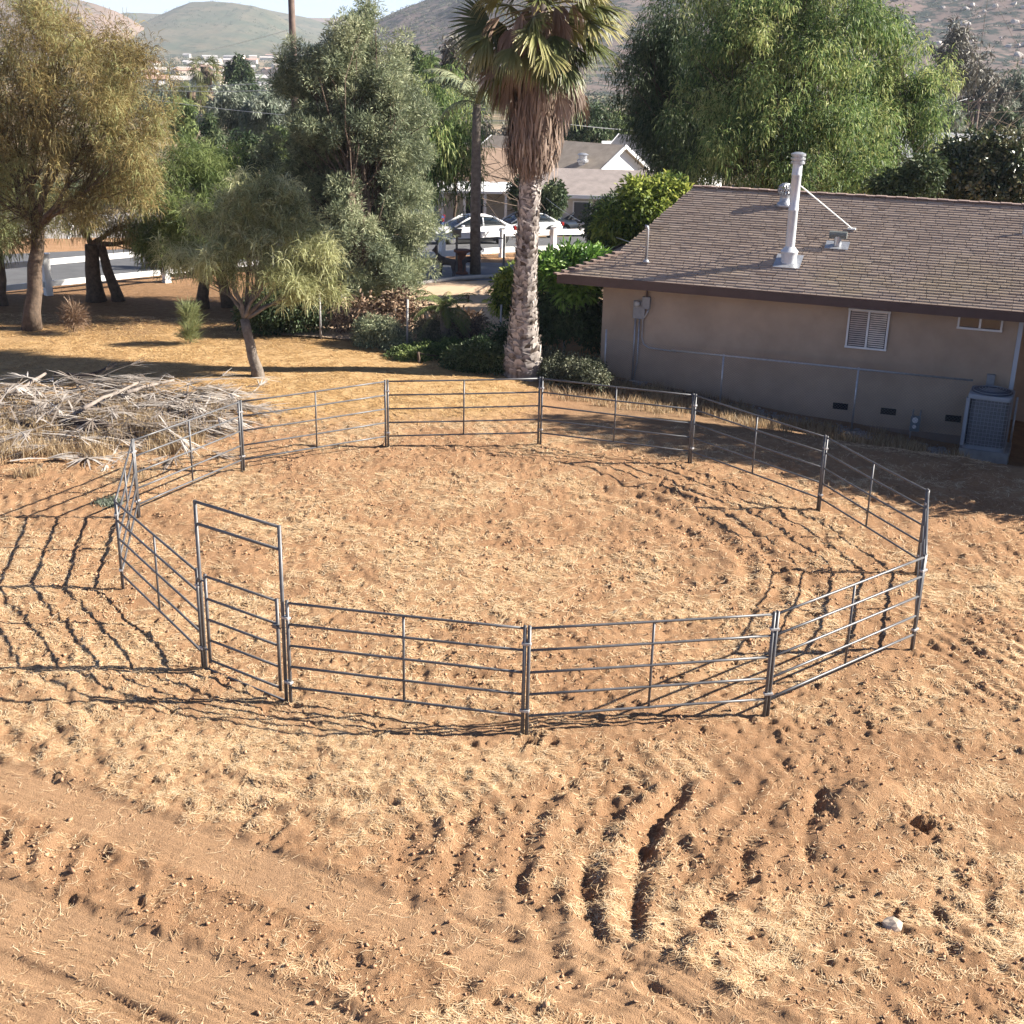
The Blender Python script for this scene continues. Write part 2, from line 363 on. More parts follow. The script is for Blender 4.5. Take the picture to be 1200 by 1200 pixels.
def sampleg(A, x, y):
    i = np.clip(np.searchsorted(gx, x)-1, 0, nx-2); j = np.clip(np.searchsorted(gy, y)-1, 0, ny-2); return A[j, i]
# ---- loose straw lying on the dirt
def strands(name, P, ang, L, W, lift, m, kindlabel, bend=.0, tint=None, up=None):
    N = len(P); d = np.stack([np.cos(ang), np.sin(ang), lift], -1); s = np.stack([-np.sin(ang), np.cos(ang), np.zeros(N)], -1)*W[:, None]/2
    a = P-d*L[:, None]/2; e = P+d*L[:, None]/2; mid = P+s*0+np.stack([-np.sin(ang), np.cos(ang), np.zeros(N)], -1)*(bend*L*(rng.random(N)-.5))[:, None]
    a[:, 2] = np.maximum(a[:, 2], zat(a[:, 0], a[:, 1])+.004); e[:, 2] = np.maximum(e[:, 2], zat(e[:, 0], e[:, 1])+.004)
    mid[:, 2] = (np.maximum(mid[:, 2], zat(mid[:, 0], mid[:, 1])+.006))
    V = np.stack([a-s, a+s, mid+s, mid-s, e-s*.5, e+s*.5], 1).reshape(-1, 3); q = np.arange(N)[:, None]*6
    Fq = np.concatenate([q+np.array([0, 3, 2, 1]), q+np.array([3, 4, 5, 2])])
    o = npmesh(name, V, Fq, m, tint=np.repeat(rng.random(N) if tint is None else tint, 6)); return tag(o, *kindlabel, kind='stuff')
straw_m = leafmat('straw', [(.34, .20, .10), (.56, .37, .20), (.70, .50, .29), (.82, .66, .44)], trans=.12, rough=.6)
N = 2200000
sx = rng.uniform(-9.5, 9.5, N); sy = 8.2+ (29.5-8.2)*rng.random(N)**1.45
sx *= np.clip((sy+4)/19, .76, 1.15)
cl = vn(sx, sy, .16, 91)*.6+vn(sx, sy, .05, 92)*.4
keep = rng.random(N) < np.clip(sampleg(st, sx, sy)*1.3-.24, .05, 1)*sst(.38, .66, cl)
sx, sy = sx[keep], sy[keep]; N = len(sx)
P = np.stack([sx, sy, zat(sx, sy)+.006], -1)
strands('loose_straw', P, vn(sx, sy, .6, 93)*9+rng.normal(0, .7, N), rng.uniform(.03, .11, N)*rng.choice([1, 1, 1, 1.8, 2.6], N)*(.75+.45*(sy > 18)), rng.uniform(.003, .0075, N)*(1+.7*(sy > 16)), rng.normal(.05, .12, N), straw_m, ('pale loose straw scattered over the bare dirt', 'straw'), bend=.5)
N = 60000
sx = rng.uniform(-17, 1.5, N); sy = rng.uniform(28.5, 41, N); keep = rng.random(N) < sampleg(needle, sx, sy)*(.25+.75*sst(.35, .6, vn(sx, sy, .3, 95))); sx, sy = sx[keep], sy[keep]; N = len(sx)
ndl_m = leafmat('needle_litter', [(.26, .14, .06), (.45, .27, .11), (.60, .38, .17), (.68, .48, .24)], trans=.1)
strands('needle_litter', np.stack([sx, sy, zat(sx, sy)+.006], -1), rng.uniform(0, 6.3, N), rng.uniform(.1, .3, N), rng.uniform(.012, .022, N), rng.normal(.08, .15, N), ndl_m, ('orange brown dry needles covering the yard behind the pen', 'needle litter'), bend=.4)
# ---- crumbled clods of earth
N = 70000; cx_ = rng.uniform(-9.5, 9.5, N); cy_ = 8.2+(28-8.2)*rng.random(N)**1.5; cx_ *= np.clip((cy_+4)/19, .76, 1.15)
k = rng.random(N) < np.clip(.10+.9*sst(.45, .75, vn(cx_, cy_, .7, 35)*.6+vn(cx_, cy_, .2, 36)*.4)+.6*sampleg(FU, cx_, cy_), 0, 1)*(1-.85*sampleg(LN, cx_, cy_)); cx_, cy_ = cx_[k], cy_[k]; N = len(cx_)
S = .007+.024*rng.random(N)**5+.005*(cy_ > 15); oc = np.array([(1, 0, 0), (0, 1, 0), (-1, 0, 0), (0, -1, 0), (0, 0, .8), (0, 0, -.6)], float)
V = (oc[None]*rng.uniform(.6, 1.35, (N, 6, 1))+rng.normal(0, .32, (N, 6, 3)))*S[:, None, None]; an = rng.uniform(0, 6.28, N)[:, None]
V = np.stack([V[..., 0]*np.cos(an)-V[..., 1]*np.sin(an)+cx_[:, None], V[..., 0]*np.sin(an)+V[..., 1]*np.cos(an)+cy_[:, None], V[..., 2]+(zat(cx_, cy_)+S*.25)[:, None]], -1).reshape(-1, 3)
Fq = (np.arange(N)[:, None, None]*6+np.array([(0, 1, 4), (1, 2, 4), (2, 3, 4), (3, 0, 4), (1, 0, 5), (2, 1, 5), (3, 2, 5), (0, 3, 5)])[None]).reshape(-1, 3)
tag(npmesh('dirt_clods', V, Fq, leafmat('clod_earth', [(.26, .145, .08), (.36, .21, .12), (.43, .26, .155), (.48, .31, .19)], trans=0, rough=.95, spec=.1), tint=np.repeat(rng.random(N), 6)), 'small crumbled clods strewn over the bare dirt', 'clods', kind='stuff')
# ---- upright dry grass: along the house, round the debris, below the trees
def tufts(name, cx, cy, m, label, cat, per=14, h=(.12, .35), wd=.014, spread=.07):
    N = len(cx)*per; x = np.repeat(cx, per)+rng.normal(0, spread, N); y = np.repeat(cy, per)+rng.normal(0, spread, N); z = zat(x, y)
    H = rng.uniform(*h, N); an = rng.uniform(0, 6.28, N); le = rng.normal(0, .45, N)*H; a2 = rng.uniform(0, 6.28, N)
    b0 = np.stack([x, y, z-.02], -1); s = np.stack([np.cos(an), np.sin(an), 0*an], -1)*wd/2
    t = b0+np.stack([np.cos(a2)*le, np.sin(a2)*le, H], -1); mdl = b0+np.stack([np.cos(a2)*le*.35, np.sin(a2)*le*.35, H*.6], -1)
    V = np.stack([b0-s, b0+s, mdl+s*.8, mdl-s*.8, t], 1).reshape(-1, 3); q = np.arange(N)[:, None]*5
    Fq = np.concatenate([q+np.array([0, 1, 2]), q+np.array([0, 2, 3]), q+np.array([3, 2, 4])])
    return tag(npmesh(name, V, Fq, m, tint=np.repeat(rng.random(N), 5)), label, cat, kind='stuff')
grass_m = leafmat('dead_grass', [(.20, .13, .07), (.36, .25, .14), (.48, .36, .21), (.55, .44, .30)], trans=.25)
N = 2600; u = rng.uniform(.6, 11.4, N); v = rng.uniform(-3.6, .45, N); p = HC+u[:, None]*HD+v[:, None]*HN
k = rng.random(N) < sst(.3, .6, vn(p[:, 0], p[:, 1], .7, 33))*(.35+.65*np.exp(-((v+.7)/.8)**2))
tufts('dry_grass', p[k, 0], p[k, 1], grass_m, 'thin dry grass growing along the shaded house wall', 'grass', h=(.08, .32))
N = 1500; q = np.stack([rng.uniform(-13.5, -7.0, N), rng.uniform(24.6, 30.2, N)], -1); k = rng.random(N) < sst(.35, .6, vn(q[:, 0], q[:, 1], .8, 34)); q = q[k]
tufts('dry_weeds', q[:, 0], q[:, 1], grass_m, 'low brown dead weeds growing around the heap of palm fronds', 'weeds', h=(.1, .38))
# ================================================================== ROUND PEN
steel = mat('galvanised_steel', (.125, .125, .13), rough=.45, metal=.2, var=.3, scale=6, spec=.5)
clampm = mat('bright_zinc', (.45, .45, .45), rough=.45, metal=.3, var=.2, scale=30)
RAILS = (.26, .575, .89, 1.205, 1.515)
def panel_parts(root, L, zl, zr):
    """a panel from x=0 to x=L in its own frame; zl, zr: ground heights of its two feet"""
    sl_ = (zr-zl)/L
    for X0, zg in ((.03, zl), (L-.03, zr)):
        MB().tube([(X0, 0, zg-.06), (X0, 0, (zl+sl_*X0)+1.545)], .024, 10).lathe([(.024, 0), (.02, .008), (.008, .012)], (X0, 0, zl+sl_*X0+1.545), 10).build('post', steel, root, smooth=True)
    for h in RAILS:
        sag = -.006 if h > .3 else .004
        MB().tube([(.03, 0, zl+h), (L*.25, 0, zl+sl_*L*.25+h+sag*.7), (L*.5, 0, zl+sl_*L*.5+h+sag), (L*.75, 0, zl+sl_*L*.75+h+sag*.7), (L-.03, 0, zr+h)], .0185, 8).build('rail', steel, root, smooth=True)
    MB().tube([(L/2, .004, zl+sl_*L/2+RAILS[0]), (L/2, .004, zl+sl_*L/2+RAILS[-1])], .018, 8).build('centre_stay', steel, root, smooth=True)
labels = ['front panel of the round pen, just right of the gate', 'front panel between the nearest double post and the post before the sunlit panel',
          'bright sunlit panel at the front right of the pen, rails shining', 'panel seen almost edge on at the far right of the pen', 'panel at the back right of the pen, nearest the air conditioner',
          'back panel of the pen in front of the house window', 'back panel of the pen in front of the meter end of the house wall', 'back panel of the pen right in front of the thick palm trunk',
          'back panel of the pen left of the palm, before the small leaning tree', 'pale shining panel at the back left, beside the heap of dead fronds', 'panel seen almost edge on at the far left of the pen', 'front left panel of the pen that ends at the tall gate frame']
GRP = 'grey steel panels of the round pen'
gz = [z1(*p) for p in PEN]
for i in range(12):
    a, b_ = PEN[i], PEN[(i+1) % 13]; d = b_-a; L = float(np.hypot(*d))
    z0 = min(gz[i], gz[(i+1) % 13])
    t = thing('corral_panel', labels[i], 'fence panel', (a[0], a[1], z0), math.atan2(d[1], d[0]), GRP)
    panel_parts(t, L, gz[i]-z0, gz[(i+1) % 13]-z0)
    # two zinc collars that pin this panel to the next one at its far post
    for h in (.34, 1.30):
        MB().box((L-.005, 0, gz[(i+1) % 13]-z0+h), (.125, .062, .035), 0).build('clamp', clampm, t, bevel=.006)
# gate between the last and the first vertex
a, b_ = PEN[12], PEN[0]; d = b_-a; L = float(np.hypot(*d)); zg = min(gz[12], gz[0])
t = thing('pen_gate', 'steel pen gate with tall overhead frame and a five rail swinging leaf', 'gate', (a[0], a[1], zg), math.atan2(d[1], d[0]))
HT = 2.60
for X0, zz in ((.045, gz[12]-zg), (L-.045, gz[0]-zg)):
    MB().tube([(X0, 0, zz-.06), (X0, 0, HT)], .026, 10).build('frame_post', steel, t, smooth=True)
for h in (HT-.02, HT-.34):
    MB().tube([(.045, 0, h), (L-.045, 0, h)], .022, 8).build('header_bar', steel, t, smooth=True)
MB().tube([(.045, 0, gz[12]-zg+.03), (L-.045, 0, gz[0]-zg+.03)], .016, 8).build('sill_bar', steel, t, smooth=True)
leaf = MB()
x0, x1 = .15, L-.15
for h in (.20, .52, .84, 1.16, 1.50): leaf.tube([(x0, 0, h), (x1, 0, h)], .0185, 8)
lf = leaf.build('gate_leaf', steel, t, smooth=True)
for X0 in (x0, x1): MB().tube([(X0, 0, .16), (X0, 0, 1.53)], .024, 10).build('leaf_post', steel, lf, smooth=True)
for h in (.36, 1.42): MB().tube([(.045, 0, h), (x0, 0, h)], .014, 6).lathe([(.035, -.03), (.035, .03)], (.045, 0, h), 10).build('hinge', steel, lf)
MB().box((x1, -.035, 1.14), (.09, .05, .05)).tube([(x1-.02, -.05, 1.14), (L-.05, -.05, 1.14)], .011, 6).build('latch', steel, lf)
for h in (.34, 1.30): MB().box((L+.012, 0, gz[0]-zg+h), (.12, .064, .035)).build('clamp', clampm, t, bevel=.006)
# ================================================================== MAIN HOUSE
def HP(u, v, z): return (HC[0]+u*HD[0]+v*HN[0], HC[1]+u*HD[1]+v*HN[1], z)
stucco = mat('tan_stucco', (.49, .375, .275), rough=.92, var=.24, scale=.7, bump=.5, bscale=60, spec=.15, detail=9)
fascm = mat('dark_brown_paint', (.105, .068, .058), rough=.6, var=.2, scale=3)
white = mat('white_paint', (.78, .78, .76), rough=.5, var=.08, scale=5)
glassm = mat('window_glass', (.035, .04, .05), rough=.06, spec=.8)
blindm = mat('blind_slats', (.50, .44, .40), rough=.6, var=.2, scale=8)
galv = mat('galvanised_sheet', (.50, .51, .53), rough=.38, metal=.6, var=.25, scale=12)
darkm = mat('dark_opening', (.012, .012, .013), rough=.9)
greybox = mat('grey_enamel', (.30, .31, .32), rough=.45, metal=.1, var=.2, scale=9)
conc = mat('concrete', (.40, .39, .37), rough=.9, var=.3, scale=3, bump=.3, bscale=40)
hs = thing('ranch_house', 'tan stucco house with brown shingle roof beside the round pen', 'house', HP(0, 0, 0), math.atan2(HD[1], HD[0]))
WV = .62; WT = 2.42; UE = 21.0; RP = .35; UW = 12.2
def roofz(v): return 2.53+RP*v
# walls: an L that leaves the right end as a shaded recess
wall = MB().prism([(1.13, WV, -1.6), (UW, WV, -1.6), (UW, 4.4, -1.6), (UE, 4.4, -1.6), (UE, 11.0, -1.6), (1.13, 11.0, -1.6)], (0, 0, 1.6+WT)).build('wall', stucco, hs)
MB().prism([(1.13, WV-.05, -1.7), (UW, WV-.05, -1.7), (UW, WV-.004, -1.7), (1.13, WV-.004, -1.7)], (0, 0, .72)).build('footing', mat('footing_stucco', (.33, .25, .2), rough=.95, var=.2, scale=2, bump=.4, bscale=50), hs)
MB().box((UW+.06, WV+.06, .9), (.11, .11, 3.1)).build('corner_post', mat('pale_blue_grey_paint', (.48, .52, .57), rough=.5), hs)
# roof deck + individual shingle tabs
RV, RL = 5.86, 2.43
deck = MB()
deck.add([(0, 0, roofz(0)-.03), (UE, 0, roofz(0)-.03), (UE, RV, roofz(RV)-.03), (RL, RV, roofz(RV)-.03), (1.27, 1.4, roofz(1.4)-.03)], [(0, 1, 2, 3, 4)])
deck.add([(0, 0, roofz(0)-.03), (1.27, 1.4, roofz(1.4)-.03), (1.27, 10.3, roofz(1.4)-.03), (0, 11.7, roofz(0)-.03)], [(0, 1, 2, 3)])
deck.add([(RL, RV, roofz(RV)-.03), (UE, RV, roofz(RV)-.03), (UE, 11.7, roofz(0)-.03), (0, 11.7, roofz(0)-.03), (1.27, 10.3, roofz(1.4)-.03)], [(0, 1, 2, 3, 4)])
deck.add([(1.27, 1.4, roofz(1.4)-.03), (RL, RV, roofz(RV)-.03), (1.27, 10.3, roofz(1.4)-.03)], [(0, 1, 2)])
deck.add([(0, .02, WT-.02), (UE, .02, WT-.02), (UE, 11.6, WT-.02), (0, 11.6, WT-.02)], [(0, 1, 2, 3)])
shing = leafmat('brown_shingles', [(.26, .19, .145), (.345, .262, .205), (.40, .31, .245), (.455, .365, .29)], trans=0, rough=.9)
n = shing.node_tree.nodes; l = shing.node_tree.links; pb = n['Principled BSDF']; pb.inputs['Specular IOR Level'].default_value = .15
l.new(pb.outputs[0], n['Material Output'].inputs[0])
tc = n.new('ShaderNodeTexCoord'); no = n.new('ShaderNodeTexNoise'); no.inputs['Scale'].default_value = .45; no.inputs['Detail'].default_value = 7; l.new(tc.outputs['Object'], no.inputs['Vector'])
mr = n.new('ShaderNodeMapRange'); mr.inputs[1].default_value = .50; mr.inputs[2].default_value = .68; mr.inputs[4].default_value = .45; l.new(no.outputs['Fac'], mr.inputs[0])
sx_ = n.new('ShaderNodeSeparateXYZ'); l.new(tc.outputs['Object'], sx_.inputs[0])
m3 = n.new('ShaderNodeMapRange'); m3.inputs[1].default_value = 4.5; m3.inputs[2].default_value = .4; l.new(sx_.outputs[1], m3.inputs[0])
mm = n.new('ShaderNodeMath'); mm.operation = 'MULTIPLY'; l.new(mr.outputs[0], mm.inputs[0]); l.new(m3.outputs[0], mm.inputs[1])
mx = n.new('ShaderNodeMix'); mx.data_type = 'RGBA'; l.new(mm.outputs[0], mx.inputs[0]); src = pb.inputs['Base Color'].links[0].from_socket
l.new(src, mx.inputs[6]); mx.inputs[7].default_value = (.40, .315, .18, 1); l.new(mx.outputs[2], pb.inputs['Base Color'])
rf = deck.build('roof', shing, hs, fix=False)
sv, sf, stn = [], [], []
ex = .152; k = 0; rr = np.random.default_rng(8)
sq = math.sqrt(1+RP*RP); nz = np.array([0, -RP/sq, 1/sq])
def vleft(v): return v*1.27/1.4 if v < 1.4 else 1.27+(v-1.4)*(RL-1.27)/(RV-1.4)
s = -.03
while s < RV*sq:
    v0, v1 = s/sq, min((s+ex+.03)/sq, RV+.01); ul = vleft(max(v0, 0)); u = ul-rr.uniform(0, .05); row = rr.uniform(-.04, .04)
    while u < UE:
        wdt = rr.choice([.30, .33, .16, .5, .42], p=[.34, .26, .15, .1, .15])*rr.uniform(.92, 1.06); th = rr.uniform(.012, .032); tint = np.clip(.5+row+rr.normal(0, .13), 0, 1)
        dv = rr.uniform(-.004, .008)
        for uu, vv, hh in ((u+.006, v0-dv, 0), (u+wdt-.006, v0-dv, 0), (u+wdt-.006, v0-dv, th), (u+.006, v0-dv, th), (u+wdt-.006, v1, .004), (u+.006, v1, .004)):
            sv.append((uu, vv+nz[1]*hh, roofz(vv)-.02+nz[2]*hh+.006))
        sf += [(k, k+1, k+2, k+3), (k+3, k+2, k+4, k+5)]; k += 6; stn += [tint]*6; u += wdt
    s += ex
npmesh('shingles', sv, sf, shing, rf, tint=stn)
caps = MB()
for i in range(64): caps.box((RL+.1+i*.29, RV-.02, roofz(RV)+.015+.012*(i % 2)), (.31, .28, .03))
caps.build('ridge_caps', mat('ridge_cap', (.33, .235, .20), rough=.9, var=.4, scale=6), rf); caps = MB()
for i in range(9):
    t = i/8; caps.box((.03+1.27*t, .02+1.4*t, roofz(1.4*t)+.03), (.34, .2, .04), R_(48))
caps.build('hip_caps', mat('hip_cap', (.30, .215, .18), rough=.9, var=.4, scale=6), rf)
fa = MB().box((UE/2, -.035, WT+.0), (UE+.1, .045, .26)).box((-.035, 5.85, WT), (.045, 11.7, .26)).build('fascia', fascm, hs)
# windows
def window(u0, u1, zb, zt, blinds):
    fr = MB(); y = WV-.02; t = .05
    for (c, d) in (((u0+t/2, y, (zb+zt)/2), (t, .09, zt-zb)), ((u1-t/2, y, (zb+zt)/2), (t, .09, zt-zb)), (((u0+u1)/2, y-.002, zb+t/2), (u1-u0+.02, .1, t)), (((u0+u1)/2, y-.002, zt-t/2), (u1-u0+.02, .1, t)), (((u0+u1)/2, y-.004, (zb+zt)/2), (.055, .08, zt-zb))): fr.box(c, d)
    wn = fr.build('window', white, hs)
    MB().box(((u0+u1)/2, WV-.012, (zb+zt)/2), (u1-u0-.08, .012, zt-zb-.06)).build('pane', glassm, wn)
    if blinds:
        for k2, (ua, ub) in enumerate(((u0+.07, (u0+u1)/2-.04), ((u0+u1)/2+.04, u1-.07))):
            bl = MB(); nb = 17
            for i in range(nb):
                zz = zb+.09+(zt-zb-.16)*i/(nb-1); bl.box(((ua+ub)/2, WV-.028, zz), (ub-ua, .012, .034-.012*k2*0))
            bl.build('blind', blindm if k2 == 0 else mat('pale_blind_slats', (.70, .64, .57), rough=.6, var=.25, scale=3, thr=(.4, .5)), wn)
window(7.95, 9.02, 1.11, 2.17, True)
window(10.72, 11.82, 1.88, 2.24, False)
for u in (8.01, 9.28, 10.95):
    MB().box((u, WV-.012, -.53), (.40, .03, .17)).build('foundation_vent', darkm, hs)
# electric service on the wall
el = MB().box((2.42, WV-.06, 1.84), (.22, .13, .34)).box((2.22, WV-.04, 1.62), (.34, .09, .50)).build('electric_panel', greybox, hs, bevel=.008)
MB().lathe([(.085, 0), (.085, -.10), (.07, -.13), (.01, -.14)], (2.18, WV-.09, 1.80), 16, 'y').build('meter_dial', mat('meter_glass', (.42, .42, .40), rough=.2), el, smooth=True)
MB().tube([(2.42, WV-.07, 2.0), (2.42, WV-.07, 2.42)], .03).build('service_riser', fascm, el)
for i, pts in enumerate(([(2.12, WV-.04, 1.38), (2.12, WV-.04, -.5)], [(2.24, WV-.04, 1.38), (2.24, WV-.04, .15), (2.15, WV-.045, -.5)], [(2.50, WV-.07, 1.68), (2.44, WV-.07, 1.52), (2.35, WV-.06, 1.35), (2.34, WV-.05, .85), (2.40, WV-.05, .66), (2.56, WV-.05, .57), (3.35, WV-.05, .53)])):
    MB().tube(pts, .022, 8).build('conduit', galv, hs, smooth=True)
MB().box((2.2, WV-.25, -.47), (.8, .35, .12)).build('concrete_pad', conc, hs)
# flue, brace, vents on the roof
def RF(px, py):                       # a spot of the photograph on the front roof plane, in the house's own frame
    d = ray(px, py); o = np.array([0, 0, CH]); un = np.array([HN[0], HN[1], 0])
    base = np.array([*HC, 0]); kk = RP
    t = (2.55-CH + RP*((o-base)@un))/(d[2]-RP*(d@un)); q = o+d*t
    return np.array([(q[:2]-HC)@HD, (q[:2]-HC)@HN, q[2]])
fl = RF(924, 306); fm = mat('white_flue_paint', (.70, .72, .74), rough=.35, metal=.15, var=.12, scale=6)
z0 = fl[2]; flue = MB()
flue.lathe([(.215, -.1), (.215, .17), (.225, .20), (.245, .27), (.165, .36), (.130, .40), (.130, 1.35), (.135, 1.36), (.135, 1.40), (.130, 1.41), (.130, 2.28), (.137, 2.29), (.137, 2.34), (.130, 2.35), (.130, 2.62)], (fl[0], fl[1], z0), 24)
fo = flue.build('chimney_flue', fm, rf, smooth=True); fo.data.set_sharp_from_angle(angle=R_(40)) if hasattr(fo.data, 'set_sharp_from_angle') else None
MB().prism([(fl[0]-.36, fl[1]-.40, roofz(fl[1]-.40)+.03), (fl[0]+.36, fl[1]-.40, roofz(fl[1]-.40)+.03), (fl[0]+.36, fl[1]+.34, roofz(fl[1]+.34)+.03), (fl[0]-.36, fl[1]+.34, roofz(fl[1]+.34)+.03)], (0, 0, .012)).build('flashing', galv, fo)
MB().lathe([(.19, 2.60), (.19, 2.66), (.16, 2.665), (.16, 2.70), (.20, 2.705), (.20, 2.76), (.16, 2.765), (.16, 2.80), (.20, 2.805), (.20, 2.86), (.10, 2.90)], (fl[0], fl[1], z0), 24).build('flue_cap', galv, fo)
br = RF(998, 269)
MB().tube([(fl[0]+.14, fl[1], z0+2.02), (br[0], br[1], br[2]+.03)], .022, 8).box((br[0], br[1], br[2]+.02), (.22, .14, .05)).build('brace', white, fo)
lv = RF(981, 288); MB().prism([(lv[0]-.32, lv[1]-.22, roofz(lv[1]-.22)+.03), (lv[0]+.32, lv[1]-.22, roofz(lv[1]-.22)+.03), (lv[0]+.32, lv[1]+.22, roofz(lv[1]+.22)+.03), (lv[0]-.32, lv[1]+.22, roofz(lv[1]+.22)+.03)], (0, 0, .012)).lathe([(.10, 0), (.10, .26)], (lv[0], lv[1], lv[2]), 14).build('vent_base', galv, rf)
MB().lathe([(.10, -.24), (.10, .24)], (lv[0], lv[1], lv[2]+.30), 14, 'x').build('tee_vent', mat('dull_grey_vent', (.16, .17, .16), rough=.5), rf)
tv = RF(919, 240); tb = MB().lathe([(.28, -.06), (.2, .06), (.15, .1), (.15, .28), (.16, .30)], (tv[0], tv[1], tv[2]), 20).build('turbine_vent', galv, rf, smooth=True)
hd = MB()
for i in range(16):
    a = 2*math.pi*i/16
    pts = [(tv[0]+math.cos(a+f*.5)*r, tv[1]+math.sin(a+f*.5)*r, tv[2]+.30+f*.30) for f, r in ((0, .15), (.25, .20), (.5, .215), (.75, .19), (1, .10))]
    hd.tube(pts, .024, 4)
hd.lathe([(.12, .58), (.10, .62), (.02, .64)], (tv[0], tv[1], tv[2]), 16); hd.build('turbine_fins', galv, tb)
pv = RF(757, 307); MB().tube([(pv[0], pv[1], pv[2]-.05), (pv[0], pv[1], pv[2]+.92), (pv[0]-.02, pv[1], pv[2]+.98), (pv[0]-.08, pv[1], pv[2]+.99)], .04, 12).lathe([(.11, -.02), (.06, .07)], (pv[0], pv[1], pv[2]), 14).build('vent_pipe', galv, rf, smooth=True)
sm = RF(1200, 273); MB().tube([(sm[0], sm[1], sm[2]-.05), (sm[0], sm[1], sm[2]+.3)], .05, 12).build('short_vent_pipe', galv, rf)
# ---- air conditioner
ac = HP(11.8, -.30, 0); acz = -.93
A = thing('air_conditioner', 'grey air conditioning unit with wire guard standing by the house wall', 'air conditioner', (ac[0], ac[1], acz), R_(-24))
acm = mat('ac_grey_paint', (.34, .36, .39), rough=.5, var=.12, scale=5); finm = mat('ac_fins', (.20, .195, .205), rough=.6, var=.35, scale=20)
W = .52; HA = 1.44
def rr_loop(w, r, n=6):
    o = []
    for cx, cy, a0 in ((w-r, w-r, 0), (-w+r, w-r, 90), (-w+r, -w+r, 180), (w-r, -w+r, 270)):
        for i in range(n+1): a = R_(a0+90*i/n); o.append((cx+r*math.cos(a), cy+r*math.sin(a)))
    return o
MB().prism([(x, y, .10) for x, y in rr_loop(W-.05, .16)], (0, 0, HA-.2)).build('coil', finm, A)
MB().prism([(x, y, .02) for x, y in rr_loop(W, .13)], (0, 0, .10)).build('base_pan', acm, A)
top = MB().prism([(x, y, HA-.12) for x, y in rr_loop(W+.01, .13)], (0, 0, .12)).build('top_cover', acm, A, bevel=.02)
fg = MB().lathe([(.50, HA), (.50, HA+.03), (.40, HA+.07), (.15, HA+.10), (.01, HA+.10)], (0, 0, 0), 28).build('fan_dome', mat('ac_dark_blue_grey', (.05, .065, .095), rough=.5), top, smooth=True)
gd = MB()
for r in (.47, .40, .33, .26, .19, .12): gd.tube([(r*math.cos(R_(a)), r*math.sin(R_(a)), HA+.035+.085*(1-(r/.5)**2)) for a in range(0, 361, 15)], .006, 4, False)
gd.build('fan_guard', acm, top)
MB().box((-W+.01, -W+.06, HA/2), (.09, .22, HA-.2)).build('corner_panel', acm, A)
wg = MB(); lp = rr_loop(W-.005, .125, 5); lp = lp+[lp[0]]
for i in range(12): zz = .18+(HA-.36)*i/11; wg.tube([(x, y, zz) for x, y in lp], .0065, 4, False)
per = np.array(lp); dl = np.r_[0, np.cumsum(np.hypot(*np.diff(per, axis=0).T))]
for i in range(44):
    t = dl[-1]*i/44; wg.tube([(np.interp(t, dl, per[:, 0]), np.interp(t, dl, per[:, 1]), .12), (np.interp(t, dl, per[:, 0]), np.interp(t, dl, per[:, 1]), HA-.12)], .0055, 4, False)
wg.build('wire_guard', acm, A)
tag(MB().box((ac[0]+.05, ac[1]+.02, acz-.135), (1.2, 1.18, .29), R_(-24)).build('concrete_slab', conc), 'low concrete slab under the air conditioner', 'slab')
bx = HP(11.73, WV-.07, 0); tag(MB().box((bx[0], bx[1], .62), (.20, .12, .30), math.atan2(HD[1], HD[0])).build('disconnect_box', greybox, bevel=.008), 'small grey electric box on the wall above the air conditioner', 'electric box')
# ---- gas meter
gp_ = HP(10.02, .30, 0); gz_ = z1(gp_[0], gp_[1])
g = thing('gas_meter', 'small grey gas meter low against the stucco wall', 'gas meter', (gp_[0], gp_[1], gz_), math.atan2(HD[1], HD[0]))
MB().box((0, 0, .42), (.26, .2, .40)).build('meter_body', mat('gas_meter_paint', (.20, .23, .24), rough=.5), g, bevel=.03)
for zz, r in ((.54, .075), (.36, .05)): MB().lathe([(r, -.02), (r, .02)], (-.01, -.11, zz), 16, 'y').build('dial', white, g)
MB().tube([(-.09, 0, .0), (-.09, 0, .72), (-.09, .2, .74)], .02).tube([(.1, 0, .6), (.1, 0, .72), (.1, .25, .72)], .02).build('pipe', greybox, g)
